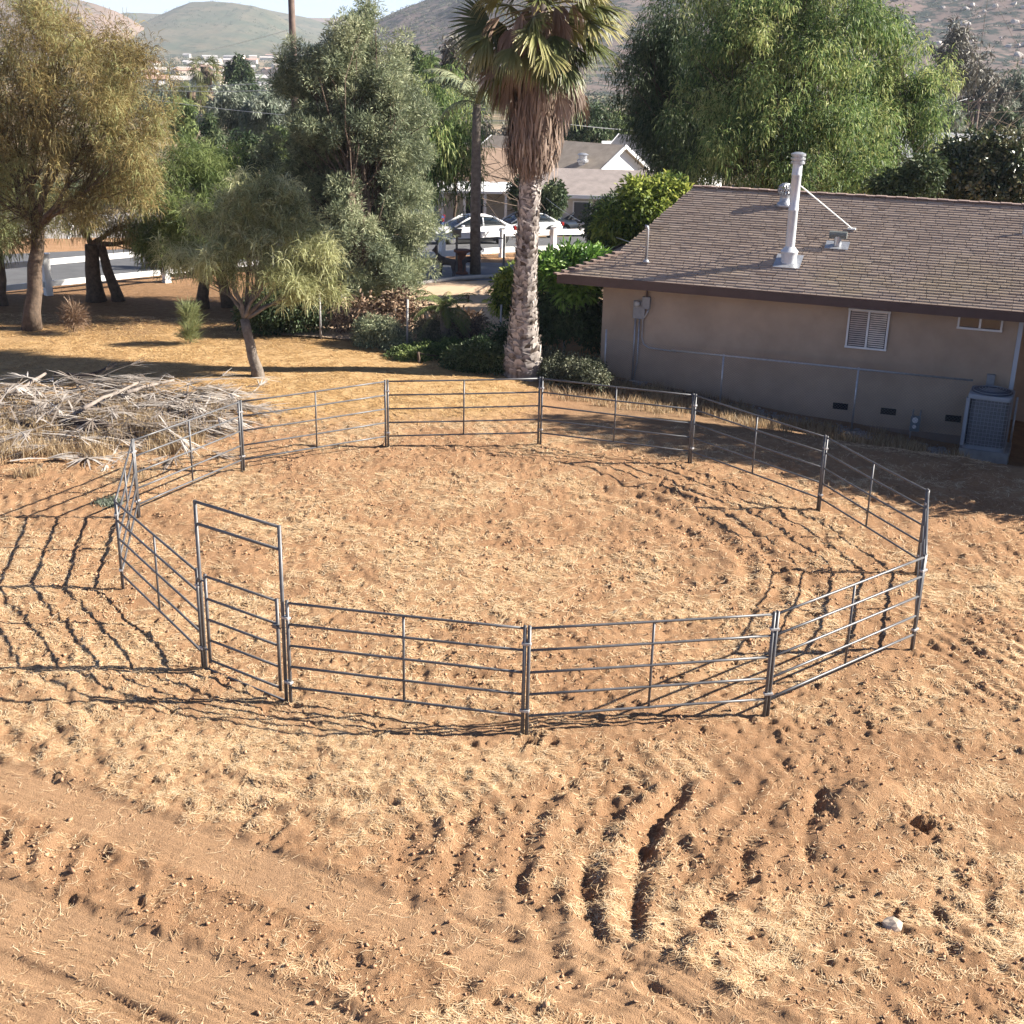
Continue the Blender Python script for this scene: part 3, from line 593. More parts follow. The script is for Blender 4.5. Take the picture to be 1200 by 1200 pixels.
# ---- chain link fence standing just in front of the wall
FV = -.25
fz = lambda u: z1(*HP(u, FV, 0)[:2])
cf = thing('chain_link_fence', 'chain link fence with a galvanised top rail close along the house wall', 'fence', HP(1.5, FV, 0), math.atan2(HD[1], HD[0]))
TR = lambda u: .74
for u in (1.52, 4.86, 8.44, 12.42):
    MB().tube([(u-1.5, 0, fz(u)-.1), (u-1.5, 0, (1.15 if u < 2 else .78 if u < 12 else .42))], .026, 8).build('fence_post', galv, cf, smooth=True)
MB().tube([(3.4-1.5, .0, TR(2.2)), (6-1.5, 0, TR(6)), (11.3-1.5, 0, TR(10.3))], .026, 8).build('top_rail', galv, cf, smooth=True)
def chain(p0, p1, h0, h1, zb0, zb1, step=.085, wr=.0028):
    """two families of slanting wires between two posts, as flat strips"""
    p0 = np.array(p0, float); p1 = np.array(p1, float); L = np.hypot(*(p1-p0)); d = (p1-p0)/L; V = []; Fc = []; k = 0
    H = max(h0-zb0, h1-zb1)
    for sg in (1, -1):
        for s0 in np.arange(-H, L+H, step):
            a, bb = s0, s0+sg*H; ta, tb_ = 0., 1.
            lo, hi = sorted((a, bb)); 
            if hi < 0 or lo > L: continue
            f0 = 0. if 0 <= a <= L else ((0 if a < 0 else L)-a)/(bb-a); f1 = 1. if 0 <= bb <= L else ((0 if bb < 0 else L)-a)/(bb-a)
            pts = []
            for f in (f0, f1):
                ss = a+(bb-a)*f; zb = zb0+(zb1-zb0)*ss/L; zt = h0+(h1-h0)*ss/L; pts.append((p0[0]+d[0]*ss, p0[1]+d[1]*ss, zb+(zt-zb)*f))
            (xa, ya, za), (xb, yb, zb_) = pts
            V += [(xa, ya, za-wr), (xa, ya, za+wr), (xb, yb, zb_+wr), (xb, yb, zb_-wr)]; Fc.append((k, k+1, k+2, k+3)); k += 4
    return V, Fc
V, Fc = chain((0.03, 0), (11.2-1.5, 0), .9, TR(11.2), fz(1.5), fz(11.2))
npmesh('mesh_fabric', V, Fc, mat('wire', (.20, .20, .21), rough=.5, metal=.4), cf)
# a pale strip of gravelly rubble and a hose by the wall
hp = [HP(u, .3+.06*math.sin(u*2.1), 0) for u in np.arange(1.8, 5.4, .2)]
tag(MB().tube([(p[0], p[1], z1(p[0], p[1])+.03) for p in hp], .02, 6).build('garden_hose', mat('black_hose', (.02, .025, .025), rough=.4)), 'dark hose lying along the foot of the house wall', 'hose')
N = 1500; uu = np.random.default_rng(4).uniform(5.0, 11.0, N); vv = .05-.16*(uu-4.2)/2+np.random.default_rng(5).normal(0, .22, N)
rk = MB()
r6 = np.random.default_rng(6)
for u, v in zip(uu, vv):
    q = HP(u, v, 0); s_ = r6.uniform(.012, .05); rk.box((q[0], q[1], z1(q[0], q[1])+s_*.3), (s_*r6.uniform(1, 2), s_*r6.uniform(.8, 1.5), s_), r6.uniform(0, 3), r6.uniform(.5, .9))
tag(rk.build('gravel', mat('pale_gravel', (.42, .39, .36), rough=.95, var=.5, scale=7)), 'pale gravel spilled along the shaded house wall', 'gravel', kind='stuff')
# ================================================================== STREET SIDE
vinyl = mat('white_vinyl', (.80, .80, .79), rough=.4, var=.06, scale=3)
asph = mat('asphalt', (.115, .115, .118), rough=.9, var=.35, scale=1.2, bump=.3, bscale=60, col2=(.085, .085, .088))
drivem = mat('drive_dirt', (.55, .39, .255), rough=.95, var=.22, scale=.8, bump=.4, bscale=25, detail=9)
def sheet(name, poly, m, lift=.02, n=14):
    """a strip draped on the terrain: poly = two matching edges"""
    a, b = poly; V = []; 
    def rs(e):
        e = np.array(e, float)[:, :2]; s = np.r_[0, np.cumsum(np.hypot(*np.diff(e, axis=0).T))]; t = np.linspace(0, s[-1], 40); return np.stack([np.interp(t, s, e[:, 0]), np.interp(t, s, e[:, 1])], -1)
    A, B = rs(a), rs(b)
    for i in range(40):
        for j in range(n):
            p = A[i]+(B[i]-A[i])*j/(n-1); V.append((p[0], p[1], z1(p[0], p[1])+lift))
    id_ = np.arange(40*n).reshape(40, n); F = np.stack([id_[:-1, :-1], id_[1:, :-1], id_[1:, 1:], id_[:-1, 1:]], -1).reshape(-1, 4)
    return tag(npmesh(name, V, F, m, smooth=True), kind='structure')
FA, FB, FC_ = G(-120, 365), G(518, 306), G(720, 296)
dv = unit_ = (FB-FA)[:2]/np.hypot(*(FB-FA)[:2]); pn = np.array([-dv[1], dv[0]])
P2 = lambda s, o: FB[:2]+dv*s+pn*o
sheet('street', ([P2(-45, 1.8), P2(40, 1.8)], [P2(-45, 11.5), P2(40, 11.5)]), asph, .05)
sheet('drive_apron', ([G(440, 326)[:2], G(500, 329)[:2], G(640, 331)[:2]], [G(440, 312)[:2], G(510, 309)[:2], G(640, 309)[:2]]), mat('apron_asphalt', (.17, .17, .18), rough=.9, var=.25, scale=2), .05)
sheet('driveway', ([G(330, 395)[:2], G(470, 404)[:2], G(560, 400)[:2], G(760, 380)[:2]], [G(345, 372)[:2], G(400, 351)[:2], G(500, 333)[:2], G(700, 327)[:2]]), drivem, .06)
kb = [G(*q) for q in ((330, 368), (380, 357), (400, 352), (430, 346), (461, 341), (500, 334), (533, 330), (560, 328), (587, 327), (640, 328))]
tag(MB().tube([(q[0], q[1], q[2]+.10) for q in kb], .09, 6).build('pale_kerb', mat('pale_kerb_concrete', (.55, .51, .46), rough=.9, var=.2)), 'pale curved concrete edging round the dirt drive', 'edging')
# ---- white rail fences
def rail_fence(name, label, posts, h=1.25, zr=(.45, 1.0), rw=.16, pw=.14, group=None):
    b = np.array(posts[0]); t = thing(name, label, 'fence', (b[0], b[1], z1(b[0], b[1])), 0, group)
    zb = [z1(p[0], p[1]) for p in posts]; o = t.location
    for p, z in zip(posts, zb):
        MB().box((p[0]-o.x, p[1]-o.y, z-o.z+h/2-.05), (pw, pw, h+.1), math.atan2(dv[1], dv[0])).prism([(p[0]-o.x+sx*pw*.6, p[1]-o.y+sy*pw*.6, z-o.z+h) for sx, sy in ((-1, -1), (1, -1), (1, 1), (-1, 1))], (0, 0, .04)).build('post', vinyl, t)
    for p, q, za, zb_ in zip(posts[:-1], posts[1:], zb[:-1], zb[1:]):
        d = np.array([q[0]-p[0], q[1]-p[1]]); L = np.hypot(*d); d = d/L; n_ = np.array([-d[1], d[0]])*.02
        for r in zr:
            a0 = np.array([p[0]-o.x, p[1]-o.y, za-o.z+r]); a1 = np.array([q[0]-o.x, q[1]-o.y, zb_-o.z+r]); s3 = np.array([*n_, 0]); up = np.array([0, 0, rw/2]); i0 = np.array([d[0], d[1], 0])*pw*.52; a0 = a0+i0; a1 = a1-i0
            MB().prism([a0-s3-up, a0+s3-up, a0+s3+up, a0-s3+up], a1-a0).build('rail', vinyl, t)
    return t
lp = G(57, 346)
posts = [P2(s, 0) for s in (-46, -41.4, -36.8, -32.2, -27.6, -23, -18.4, -13.8, -9.2)]
off = lp[:2]-P2(0, 0); s_l = off@dv; o_l = off@pn
rail_fence('white_rail_fence', 'white two rail fence seen under the boughs at the left', [P2(s_l+4.6*i, o_l) for i in range(-4, 4)], 1.42, (.40, 1.15), .20, .24)
rail_fence('white_rail_fence', 'near white rail fence crossing behind the slim palm and the thick palm', [G(440, 311), G(518, 307), G(588, 302), G(648, 300), G(697, 297)], 1.32, (.35, 1.10), .26, .22)
rail_fence('white_rail_fence', 'farther white rail fence beyond the parked cars', [G(430, 262), G(472, 260), G(535, 259), G(592, 258), G(650, 257), G(708, 256), G(765, 255), G(830, 256)], 1.30, (.35, 1.05), .24, .22)
gb0, gb1 = G(697, 297), G(742, 292); pk = thing('picket_gate', 'white barred metal gate where the near white fence ends', 'gate', gb0, 0)
for i in range(13):
    q = gb0+(gb1-gb0)*i/12-gb0; MB().box((q[0], q[1], q[2]+.65), (.045, .045, 1.2)).build('bar', vinyl, pk)
for h in (.15, 1.15): MB().prism([(0, -.02, h), (0, .02, h), (0, .02, h+.05), (0, -.02, h+.05)], gb1-gb0).build('gate_rail', vinyl, pk)
# ---- wire fence along the yard
wire = mat('dark_wire', (.16, .155, .15), rough=.6, metal=.3)
fpz = [G(*q) for q in ((376, 398), (477, 410), (585, 412), (660, 414))]; o = fpz[0]
wf = thing('wire_fence', 'sagging chain link fence on thin posts between yard and dirt drive', 'fence', o)
for i, (q, top) in enumerate(zip(fpz, (1.45, 1.5, 1.4, 1.25))):
    MB().tube([(q-o)+np.array([0, 0, -.1]), (q-o)+np.array([.02*i, 0, top])], .032, 8).build('fence_post', mat('weathered_post', (.36, .35, .34), rough=.6, metal=.3), wf, smooth=True)
V, Fc = [], []
for a, b_ in zip(fpz[:-1], fpz[1:]):
    v, f = chain((a-o)[:2], (b_-o)[:2], 1.08+a[2]-o[2], 1.05+b_[2]-o[2], a[2]-o[2]+.05, b_[2]-o[2]+.05, .11, .004); k = len(V); V += v; Fc += [tuple(i+k for i in t) for t in f]
npmesh('mesh_fabric', V, Fc, wire, wf)
# black wrought posts behind the drive
for i, (x0, y0, hh) in enumerate(((403, 322, 1.25), (403+134, 324, 1.3), (570, 322, 1.25))):
    q = G((536 if i == 0 else 570 if i == 2 else 536), y0)
bf0, bf1 = G(535, 322), G(590, 320); bf = thing('iron_fence', 'thin dark iron fence with two posts in front of the white fence', 'fence', bf0)
for f in (0, 1.0): q = (bf1-bf0)*f; MB().box((q[0], q[1], .75), (.09, .09, 1.5)).build('post', wire, bf)
for h in (1.38, ): MB().prism([(.05, -.02, h), (.05, .02, h), (.05, .02, h+.05), (.05, -.02, h+.05)], (bf1-bf0)*np.array([1, 1, 1])-np.array([.1, 0, 0])).build('top_bar', wire, bf)
lampq = MB().box((0, 0, 1.62), (.34, .34, .26)).prism([(-.2, -.2, 1.75), (.2, -.2, 1.75), (.2, .2, 1.75), (-.2, .2, 1.75)], (0, 0, .05)).build('lantern', wire, bf)
# a reddish pedestal and a little deer figure beside the slim palm
pq = G(541, 322); pd = thing('garden_pedestal', 'small rusty red garden pedestal left of the slim palm foot', 'pedestal', pq)
MB().lathe([(.26, 0), (.26, .1), (.17, .16), (.15, .75), (.2, .85), (.33, .92), (.33, 1.0)], (0, 0, 0), 12).build('column', mat('rusty_red', (.20, .085, .06), rough=.8, var=.4), pd)
dq = G(524, 324); dm = mat('dark_bronze', (.05, .045, .045), rough=.5)
import bmesh
def skin_fig(name, joints, edges, rad, m, loc, rz, sub=1):
    me = bpy.data.meshes.new(name); me.from_pydata(joints, edges, []); me.update(); o = bpy.data.objects.new(name, me); COL.objects.link(o); o.location = tuple(map(float, loc)); o.rotation_euler = (0, 0, rz)
    s = o.modifiers.new('skin', 'SKIN'); sk = me.skin_vertices[0].data
    for i, r in enumerate(rad): sk[i].radius = (r, r)
    sk[0].use_root = True; u = o.modifiers.new('sub', 'SUBSURF'); u.levels = sub; u.render_levels = sub; me.materials.append(m); return o
J = [(-.25, 0, .62), (0, 0, .60), (.26, 0, .65), (.42, 0, .85), (.48, 0, 1.02), (.64, 0, .98), (.26, .09, .36), (.25, .09, 0), (.26, -.09, .36), (.28, -.09, 0), (-.25, .09, .36), (-.28, .09, .2), (-.25, .09, 0), (-.25, -.09, .36), (-.3, -.09, .2), (-.27, -.09, 0), (-.38, 0, .66), (.44, .1, 1.22), (.44, -.1, 1.22)]
E_ = [(0, 1), (1, 2), (2, 3), (3, 4), (4, 5), (2, 6), (6, 7), (2, 8), (8, 9), (0, 10), (10, 11), (11, 12), (0, 13), (13, 14), (14, 15), (0, 16), (4, 17), (4, 18)]
Rd = [.13, .13, .14, .075, .075, .035, .04, .022, .04, .022, .06, .03, .022, .06, .03, .022, .03, .018, .018]
tag(skin_fig('deer_figure', J, E_, Rd, dm, dq, R_(165)), 'small dark deer figure standing on the grey apron by the slim palm', 'garden figure')
tag(skin_fig('deer_figure', J, E_, [r*.9 for r in Rd], dm, G(549, 322), R_(30)), 'small dark deer figure at the foot of the slim palm, right of the red pedestal', 'garden figure')
# ---- parked cars
tyre = mat('tyre_rubber', (.02, .02, .021), rough=.85); rimm = mat('alloy_rim', (.45, .45, .46), rough=.3, metal=.8); cg = mat('car_glass', (.02, .028, .035), rough=.04, spec=.9)
redl = mat('tail_lamp', (.35, .02, .015), rough=.25); hl = mat('head_lamp', (.55, .57, .6), rough=.12, spec=.8); blackp = mat('black_plastic', (.02, .02, .02), rough=.6); chrome = mat('chrome', (.6, .6, .62), rough=.18, metal=1)
def loft(st, n=14, pw=3.2):
    """st: (x, half width, z low, z high) stations -> closed rounded body"""
    V = []; 
    for x, hw, za, zb in st:
        zc, hh = (za+zb)/2, (zb-za)/2
        for k in range(n):
            a = 2*math.pi*(k+.5)/n; c, s = math.cos(a), math.sin(a); V.append((x, hw*math.copysign(abs(c)**(2/pw), c), zc+hh*math.copysign(abs(s)**(2/pw), s)))
    F = []
    for i in range(len(st)-1):
        for k in range(n): F.append((i*n+k, i*n+(k+1) % n, (i+1)*n+(k+1) % n, (i+1)*n+k))
    F += [tuple(range(n))[::-1], tuple((len(st)-1)*n+k for k in range(n))]; return V, F
def car(name, label, cat, loc, rz, paint, kind='sedan', group='cars parked along the street'):
    t = thing(name, label, cat, loc, rz, group)
    if kind == 'sedan':
        st = [(-2.28, .70, .42, .80), (-2.2, .80, .30, .95), (-1.7, .87, .24, 1.00), (-.6, .90, .22, .98), (.6, .90, .22, .95), (1.2, .88, .24, .90), (1.8, .84, .25, .82), (2.2, .74, .30, .70), (2.32, .62, .38, .60)]
        gl = [(-1.75, .66, .92, .98), (-1.05, .66, .90, 1.38), (-.4, .67, .9, 1.44), (.25, .66, .9, 1.42), (.75, .66, .88, 1.18), (1.2, .66, .86, .93)]; rfz = [(-.95, .60, 1.36, 1.42), (-.4, .62, 1.41, 1.465), (.2, .60, 1.395, 1.445)]
        wx, wr, hw = (-1.38, 1.42), .33, .86
    elif kind == 'pickup':
        st = [(-2.75, .88, .55, 1.10), (-2.7, .94, .45, 1.16), (-1.0, .95, .42, 1.16), (.7, .95, .42, 1.16), (1.0, .95, .42, 1.16), (2.3, .93, .45, 1.10), (2.62, .86, .5, 1.0), (2.7, .8, .55, .9)]
        gl = [(-.75, .80, 1.08, 1.15), (-.55, .76, 1.1, 1.72), (.2, .76, 1.1, 1.78), (.75, .74, 1.1, 1.66), (1.3, .80, 1.06, 1.12)]; rfz = [(-.6, .70, 1.70, 1.77), (.2, .71, 1.75, 1.81), (.72, .68, 1.66, 1.73)]
        wx, wr, hw = (-1.75, 1.72), .40, .92
    else:
        st = [(-2.3, .84, .5, 1.05), (-2.25, .92, .42, 1.12), (-1.2, .94, .40, 1.14), (.6, .94, .40, 1.12), (1.3, .93, .42, 1.10), (2.1, .90, .45, 1.04), (2.3, .84, .5, .95)]
        gl = [(-2.2, .80, 1.06, 1.12), (-2.05, .76, 1.08, 1.74), (-.6, .76, 1.1, 1.80), (.3, .75, 1.1, 1.74), (1.05, .80, 1.06, 1.10)]; rfz = [(-2.1, .70, 1.71, 1.79), (-.6, .71, 1.77, 1.84), (.28, .68, 1.72, 1.79)]
        wx, wr, hw = (-1.42, 1.40), .40, .91
    mb = MB(); mb.add(*loft(st)); body = mb.build('body', paint, t, smooth=True); s = body.modifiers.new('sub', 'SUBSURF'); s.levels = 1; s.render_levels = 2
    mb = MB(); mb.add(*loft(gl, 14, 4)); mb.build('windows', cg, t, smooth=True)
    mb = MB(); mb.add(*loft(rfz, 12, 5)); mb.build('roof', paint, t, smooth=True)
    f0, f1 = gl[-2], gl[-1]; r0, r1 = gl[0], gl[1]; pil = MB()
    for sg in (-1, 1):
        pil.tube([(gl[-3][0]+.0, sg*(gl[-3][1]-.05), gl[-3][3]-.01), (f0[0], sg*(f0[1]-.02), f0[3]), (f1[0], sg*f1[1], f1[3]+.02)], .04, 6)
        pil.tube([(gl[1][0]+.05, sg*(gl[1][1]-.06), gl[1][3]-.01), (r0[0], sg*r0[1], r0[3])], .055, 6)
        pil.tube([(-.35, sg*.655, gl[2][3]-.06), (-.4, sg*(gl[2][1]+.03), .95 if kind == 'sedan' else 1.1)], .04, 6)
    pil.build('pillars', paint, t, smooth=True)
    if kind == 'pickup': MB().box((-1.75, 0, 1.12), (1.7, 1.6, .10)).build('bed_floor', blackp, t)
    for x in wx:
        for sg in (-1, 1):
            MB().lathe([(wr+.07, -.02), (wr+.07, .02)], (x, sg*(hw-.0), wr+.02), 22, 'y').build('wheel_arch', blackp, t)
            wq = MB().lathe([(wr*.7, -.12), (wr*.96, -.12), (wr, -.07), (wr, .07), (wr*.96, .12), (wr*.7, .12)], (x, sg*(hw-.06), wr), 24, 'y').build('wheel', tyre, t, smooth=True)
            rm = MB().lathe([(wr*.66, -.02), (wr*.6, .02), (wr*.2, .035)], (x, sg*(hw+.055), wr), 20, 'y'); rm.build('rim', rimm, wq)
    x1, zh = st[-2][0], st[-2][3]; x0 = st[1][0]
    for sg in (-1, 1):
        MB().box((x1-.02, sg*st[-2][1]*.74, zh-.08), (.22, .32, .14)).build('headlight', hl, t, bevel=.03)
        MB().box((x0-.0, sg*st[1][1]*.86, st[1][3]-.16), (.14, .22, .2)).build('tail_light', redl, t, bevel=.02)
        MB().box((gl[-1][0]-.35, sg*(hw+.08), st[4][3]+.05), (.16, .16, .11)).build('mirror', paint, t, bevel=.03)
    MB().box((st[-1][0]-.03, 0, st[-1][3]-.10), (.10, .95, .16 if kind == 'sedan' else .30)).build('grille', blackp, t, bevel=.02)
    MB().box((st[-1][0]+.0, 0, st[-1][2]+.02), (.12, 1.5, .14)).build('bumper', chrome if kind != 'sedan' else paint, t, bevel=.03)
    MB().box((.1, 0, .24), (2.2, 1.7, .16)).build('underbody', blackp, t)
    return t
pw_ = mat('white_car_paint', (.80, .80, .80), rough=.18, spec=.6); psil = mat('silver_car_paint', (.62, .63, .63), rough=.22, metal=.1, spec=.6); pblu = mat('dark_blue_car_paint', (.02, .055, .16), rough=.2, spec=.6); pgr = mat('pale_green_grey_paint', (.42, .46, .44), rough=.25, metal=.2, spec=.6)
def carat(px, py): q = G(px, py); return (q[0], q[1], q[2]+.06)
car('parked_car', 'white sedan parked facing left behind the slim palm trunk', 'car', carat(552, 286), R_(205), pw_)
car('parked_car', 'white sedan half hidden behind the thick palm trunk', 'car', carat(614, 279), R_(207), psil)
car('parked_car', 'pale green grey off road wagon with dark grille right of the thick palm', 'car', carat(672, 276), R_(214), pgr, 'wagon')
car('parked_pickup', 'dark blue pickup truck whose tail shows beside the conifer', 'pickup truck', carat(466, 276), R_(181), pblu, 'pickup')
# ================================================================== TREES AND PLANTS
trng = np.random.default_rng(77)
def unit(v): return v/np.maximum(np.linalg.norm(v, axis=-1, keepdims=True), 1e-9)
def leaves(C, Rr, per, L, W, droop, out=1.0, jit=.5, up=0.0, shell=.35, flat=1.0, zst=1.0, curl=.25):
    """leaf sprays: C clump centres (n,3), Rr clump radii; every spray is a slim bent blade of two quads"""
    n = len(C); per = np.broadcast_to(np.asarray(per), (n,)); idx = np.repeat(np.arange(n), per); N = len(idx)
    d = unit(trng.normal(0, 1, (N, 3))*np.array([1, 1, flat])); r = Rr[idx]*(shell+(1-shell)*trng.random(N)**.7)
    p = C[idx]+d*r[:, None]*np.array([1, 1, zst])
    ax = unit(d*out+trng.normal(0, jit, (N, 3))+np.array([0, 0, up-droop])); LL = L*trng.uniform(.55, 1.35, N); WW = W*trng.uniform(.7, 1.35, N)
    sd = unit(np.cross(ax, d+trng.normal(0, .55, (N, 3))))
    mid = p+ax*LL[:, None]*.5; tip = p+unit(ax+np.array([0, 0, -curl-droop*.4]))*LL[:, None]
    s = sd*WW[:, None]/2
    V = np.stack([p-s*.4, p+s*.4, mid+s, mid-s, tip+s*.35, tip-s*.35], 1).reshape(-1, 3); q = np.arange(N)[:, None]*6
    F = np.concatenate([q+np.array([0, 1, 2, 3]), q+np.array([3, 2, 4, 5])]); return V, F, idx
def limb_path(a, b, sag=.12, n=5, rg=None):
    a, b = np.array(a, float), np.array(b, float); t = np.linspace(0, 1, n)[:, None]; L = np.linalg.norm(b-a)
    off = trng.normal(0, sag*L*.35, 3)*np.array([1, 1, .5]); P = a+(b-a)*t+off*np.sin(t*math.pi)
    P[1:-1] += trng.normal(0, sag*L*.10, (n-2, 3)); return P
bark = mat('bark', (.15, .105, .075), rough=.95, var=.55, scale=7, bump=.8, bscale=18)
bark_grey = mat('grey_bark', (.21, .175, .145), rough=.95, var=.5, scale=7, bump=.8, bscale=18)
def tree(name, label, cat, base, trunk_r, fork, lobes, clumps, cr_, per, L, W, droop, m, group=None, bk=None, twigs=True, out=1., jit=.5, up=0, shell=.35, fill=(.5, 1.0), zst=1, curl=.25, lean=(0, 0), gap=.0, tvar=.3, trunks=None, flat=1., sub=1):
    """lobes: (centre xyz, radii xyz) in world metres"""
    base = np.array(base, float); t = thing(name, label, cat, base, 0, group); bk = bk or bark
    C, Rr, T = [], [], []; tw = MB()
    fk = base+np.array([lean[0], lean[1], fork])
    stems = trunks or [((0, 0), trunk_r)]
    for (ox, oy), r0 in stems:
        b0 = np.array([ox, oy, -.15]); P = limb_path(b0, fk-base+np.array([ox*.4, oy*.4, 0]), .10, 6); rad = r0*np.array([1.35, 1.02, .9, .85, .8, .78])
        tw.tube(P, list(rad), 10)
    vol = np.array([np.prod(r)**.67 for _, r in lobes]); nc = np.maximum(3, np.round(clumps*vol/vol.sum())).astype(int)
    for (c, r), k in zip(lobes, nc):
        c = np.array(c, float)-base; r = np.array(r, float)
        st = fk-base; P = limb_path(st, c, .22, 6); P = P if len(lobes) < 3 else st+(P-st)*.8; rl = trunk_r*.42; tw.tube(P, list(np.linspace(rl, rl*.2, 6)), 7)
        d = unit(trng.normal(0, 1, (k, 3))); f = trng.uniform(*fill, k); q = c+d*r*f[:, None]
        rc = cr_*trng.uniform(.6, 1.35, k)
        C.append(q); Rr.append(rc); T.append(np.clip(.5+trng.normal(0, tvar*.5, k), 0, 1))
        if twigs:
            for j in range(min(k, 26)):
                a = P[trng.integers(2, 6)]; tw.tube(limb_path(a, q[j], .2, 4), [rl*.22, rl*.16, rl*.10, .008], 5, False)
    C = np.concatenate(C); Rr = np.concatenate(Rr); T = np.concatenate(T)
    if sub > 1:
        k_ = len(C); i_ = np.repeat(np.arange(k_), sub); C = C[i_]+unit(trng.normal(0, 1, (k_*sub, 3)))*(Rr[i_]*trng.uniform(.35, .95, k_*sub))[:, None]*np.array([1, 1, zst]); Rr = Rr[i_]*trng.uniform(.34, .62, k_*sub); T = np.clip(T[i_]+trng.normal(0, tvar*.2, k_*sub), 0, 1); per = per/sub*3.4
    pr = np.maximum(6, (per*(Rr/cr_)**2*trng.uniform(1-gap, 1+gap, len(Rr)))).astype(int)
    V, F, ix = leaves(C, Rr, pr, L, W, droop, out, jit, up, shell, flat, zst, curl)
    tint = np.repeat(np.clip(T[ix]+trng.normal(0, tvar*.45, len(ix)), 0, 1), 6)
    tw.build('trunk', bk, t, smooth=True, fix=False)
    npmesh('crown', V, F, m, t, tint=tint)
    return t
def lobe(px, py, rx, ry, Y, dY=1.0):
    k = PXS(Y); return (AT(px, py, Y), (rx*k, max(rx, ry)*k*dY*.8, ry*k))
M_tam = leafmat('tamarisk_foliage', [(.115, .088, .034), (.235, .170, .068), (.320, .245, .098), (.370, .330, .150), (.290, .310, .130)], trans=.35)
M_pale = leafmat('pale_green_foliage', [(.101, .116, .046), (.194, .217, .093), (.287, .318, .147), (.372, .388, .202)], trans=.35)
M_paler = leafmat('pale_wispy_foliage', [(0.208, 0.221, 0.098), (0.351, 0.364, 0.169), (0.494, 0.507, 0.260), (0.600, 0.600, 0.351)], trans=.4)
M_green = leafmat('mid_green_foliage', [(.056, .088, .032), (.120, .168, .056), (.192, .248, .080), (.272, .320, .120)], trans=.35)
M_conif = leafmat('grey_green_foliage', [(0.099, 0.120, 0.076), (0.186, 0.219, 0.131), (0.285, 0.318, 0.186), (0.383, 0.394, 0.241)], trans=.25)
M_pep = leafmat('pepper_foliage', [(.035, .065, .022), (.085, .145, .045), (.165, .25, .075), (.29, .37, .125), (.42, .44, .17)], trans=.38)
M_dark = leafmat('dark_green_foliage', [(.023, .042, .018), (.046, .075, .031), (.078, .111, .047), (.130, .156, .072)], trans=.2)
M_euc = leafmat('eucalyptus_foliage', [(.081, .108, .074), (.162, .189, .135), (.243, .270, .203), (.338, .358, .284)], trans=.25)
M_yel = leafmat('yellow_green_foliage', [(0.068, 0.110, 0.028), (0.165, 0.220, 0.041), (0.275, 0.330, 0.062), (0.440, 0.454, 0.110)], trans=.35)
M_brt = leafmat('bright_green_leaves', [(.048, .108, .024), (.108, .216, .036), (.192, .324, .060), (.300, .432, .108)], trans=.3, rough=.35, spec=.5)
M_dead = leafmat('dead_leaves', [(.07, .045, .03), (.14, .085, .055), (.22, .14, .09), (.30, .21, .14)], trans=.15)
M_grey = leafmat('grey_twigs', [(.10, .095, .075), (.16, .15, .12), (.22, .20, .16)], trans=.1)

# ---- far left: the big brown tamarisk
b0 = G(37, 386)
tree('tamarisk_tree', 'big golden brown feathery tree filling the left edge, over the white rail fence', 'tree', b0, .25, 3.0,
     [lobe(60, 90, 80, 95, 39), lobe(110, 150, 85, 85, 38.5), lobe(20, 160, 70, 90, 40), lobe(150, 190, 60, 45, 38), lobe(-40, 100, 80, 120, 40), lobe(70, 40, 60, 50, 40), lobe(160, 120, 40, 50, 39), lobe(10, 235, 60, 45, 39), lobe(100, 225, 45, 25, 38), lobe(125, 75, 45, 40, 40)],
     300, .62, 330, .25, .017, .15, M_tam, jit=.55, up=.4, curl=.5, tvar=.6, shell=.1, fill=(.35, 1.08), lean=(.4, .3), gap=.6, sub=5)
tree('tamarisk_tree', 'half hidden tree at the extreme left edge with a bare curving trunk', 'tree', G(4, 358), .15, 2.4, [lobe(-25, 215, 50, 45, 42), lobe(-40, 270, 45, 30, 42), lobe(8, 262, 26, 18, 42)], 60, .6, 190, .34, .026, .3, M_pale, up=.3, curl=.5, tvar=.5, shell=.15, gap=.5)
tree('tamarisk_tree', 'broken thick double stump with sparse drooping boughs under the brown tree', 'tree', G(113, 352), .27, 1.9, [lobe(150, 262, 40, 16, 43.5), lobe(95, 258, 30, 14, 43.5), lobe(185, 285, 30, 16, 43.5)], 40, .5, 120, .34, .022, .4, M_tam, up=.2, curl=.5, tvar=.6, shell=.15, gap=.6, trunks=[((0, 0), .29), ((.75, .1), .19)])
# ---- two green trees behind the small one
tree('tamarisk_tree', 'mid green feathery tree with a dark trunk behind the small leaning tree', 'tree', G(237, 360), .30, 2.2, [lobe(222, 225, 42, 50, 41), lobe(250, 275, 45, 45, 40.5), lobe(205, 285, 40, 38, 40.5), lobe(262, 215, 28, 28, 41.5), lobe(238, 192, 24, 22, 42)], 130, .55, 280, .26, .017, .1, M_green, up=.5, curl=.4, tvar=.6, shell=.1, gap=.6, sub=5, trunks=[((0, 0), .20), ((.85, .2), .19)])
# ---- the small leaning tree in the open yard
sb = G(303, 441)
t_ = tree('tamarisk_tree', 'small pale green leaning tree standing alone on the needle covered yard behind the pen', 'tree', sb, .155, 1.55, [lobe(250, 262, 34, 30, 33.8), lobe(292, 232, 34, 26, 34), lobe(335, 250, 34, 30, 33.9), lobe(300, 275, 34, 26, 33.4), lobe(222, 300, 24, 24, 33.4), lobe(262, 305, 26, 24, 33.2), lobe(365, 290, 24, 28, 33.6), lobe(325, 305, 30, 26, 33.2), lobe(350, 335, 22, 22, 33.2), lobe(388, 318, 12, 26, 33.6)], 180, .29, 170, .30, .018, .1, M_paler, up=.45, curl=.5, tvar=.6, shell=.1, gap=.6, lean=(-.30, 0), bk=bark_grey, sub=4, fill=(.25, 1.25))
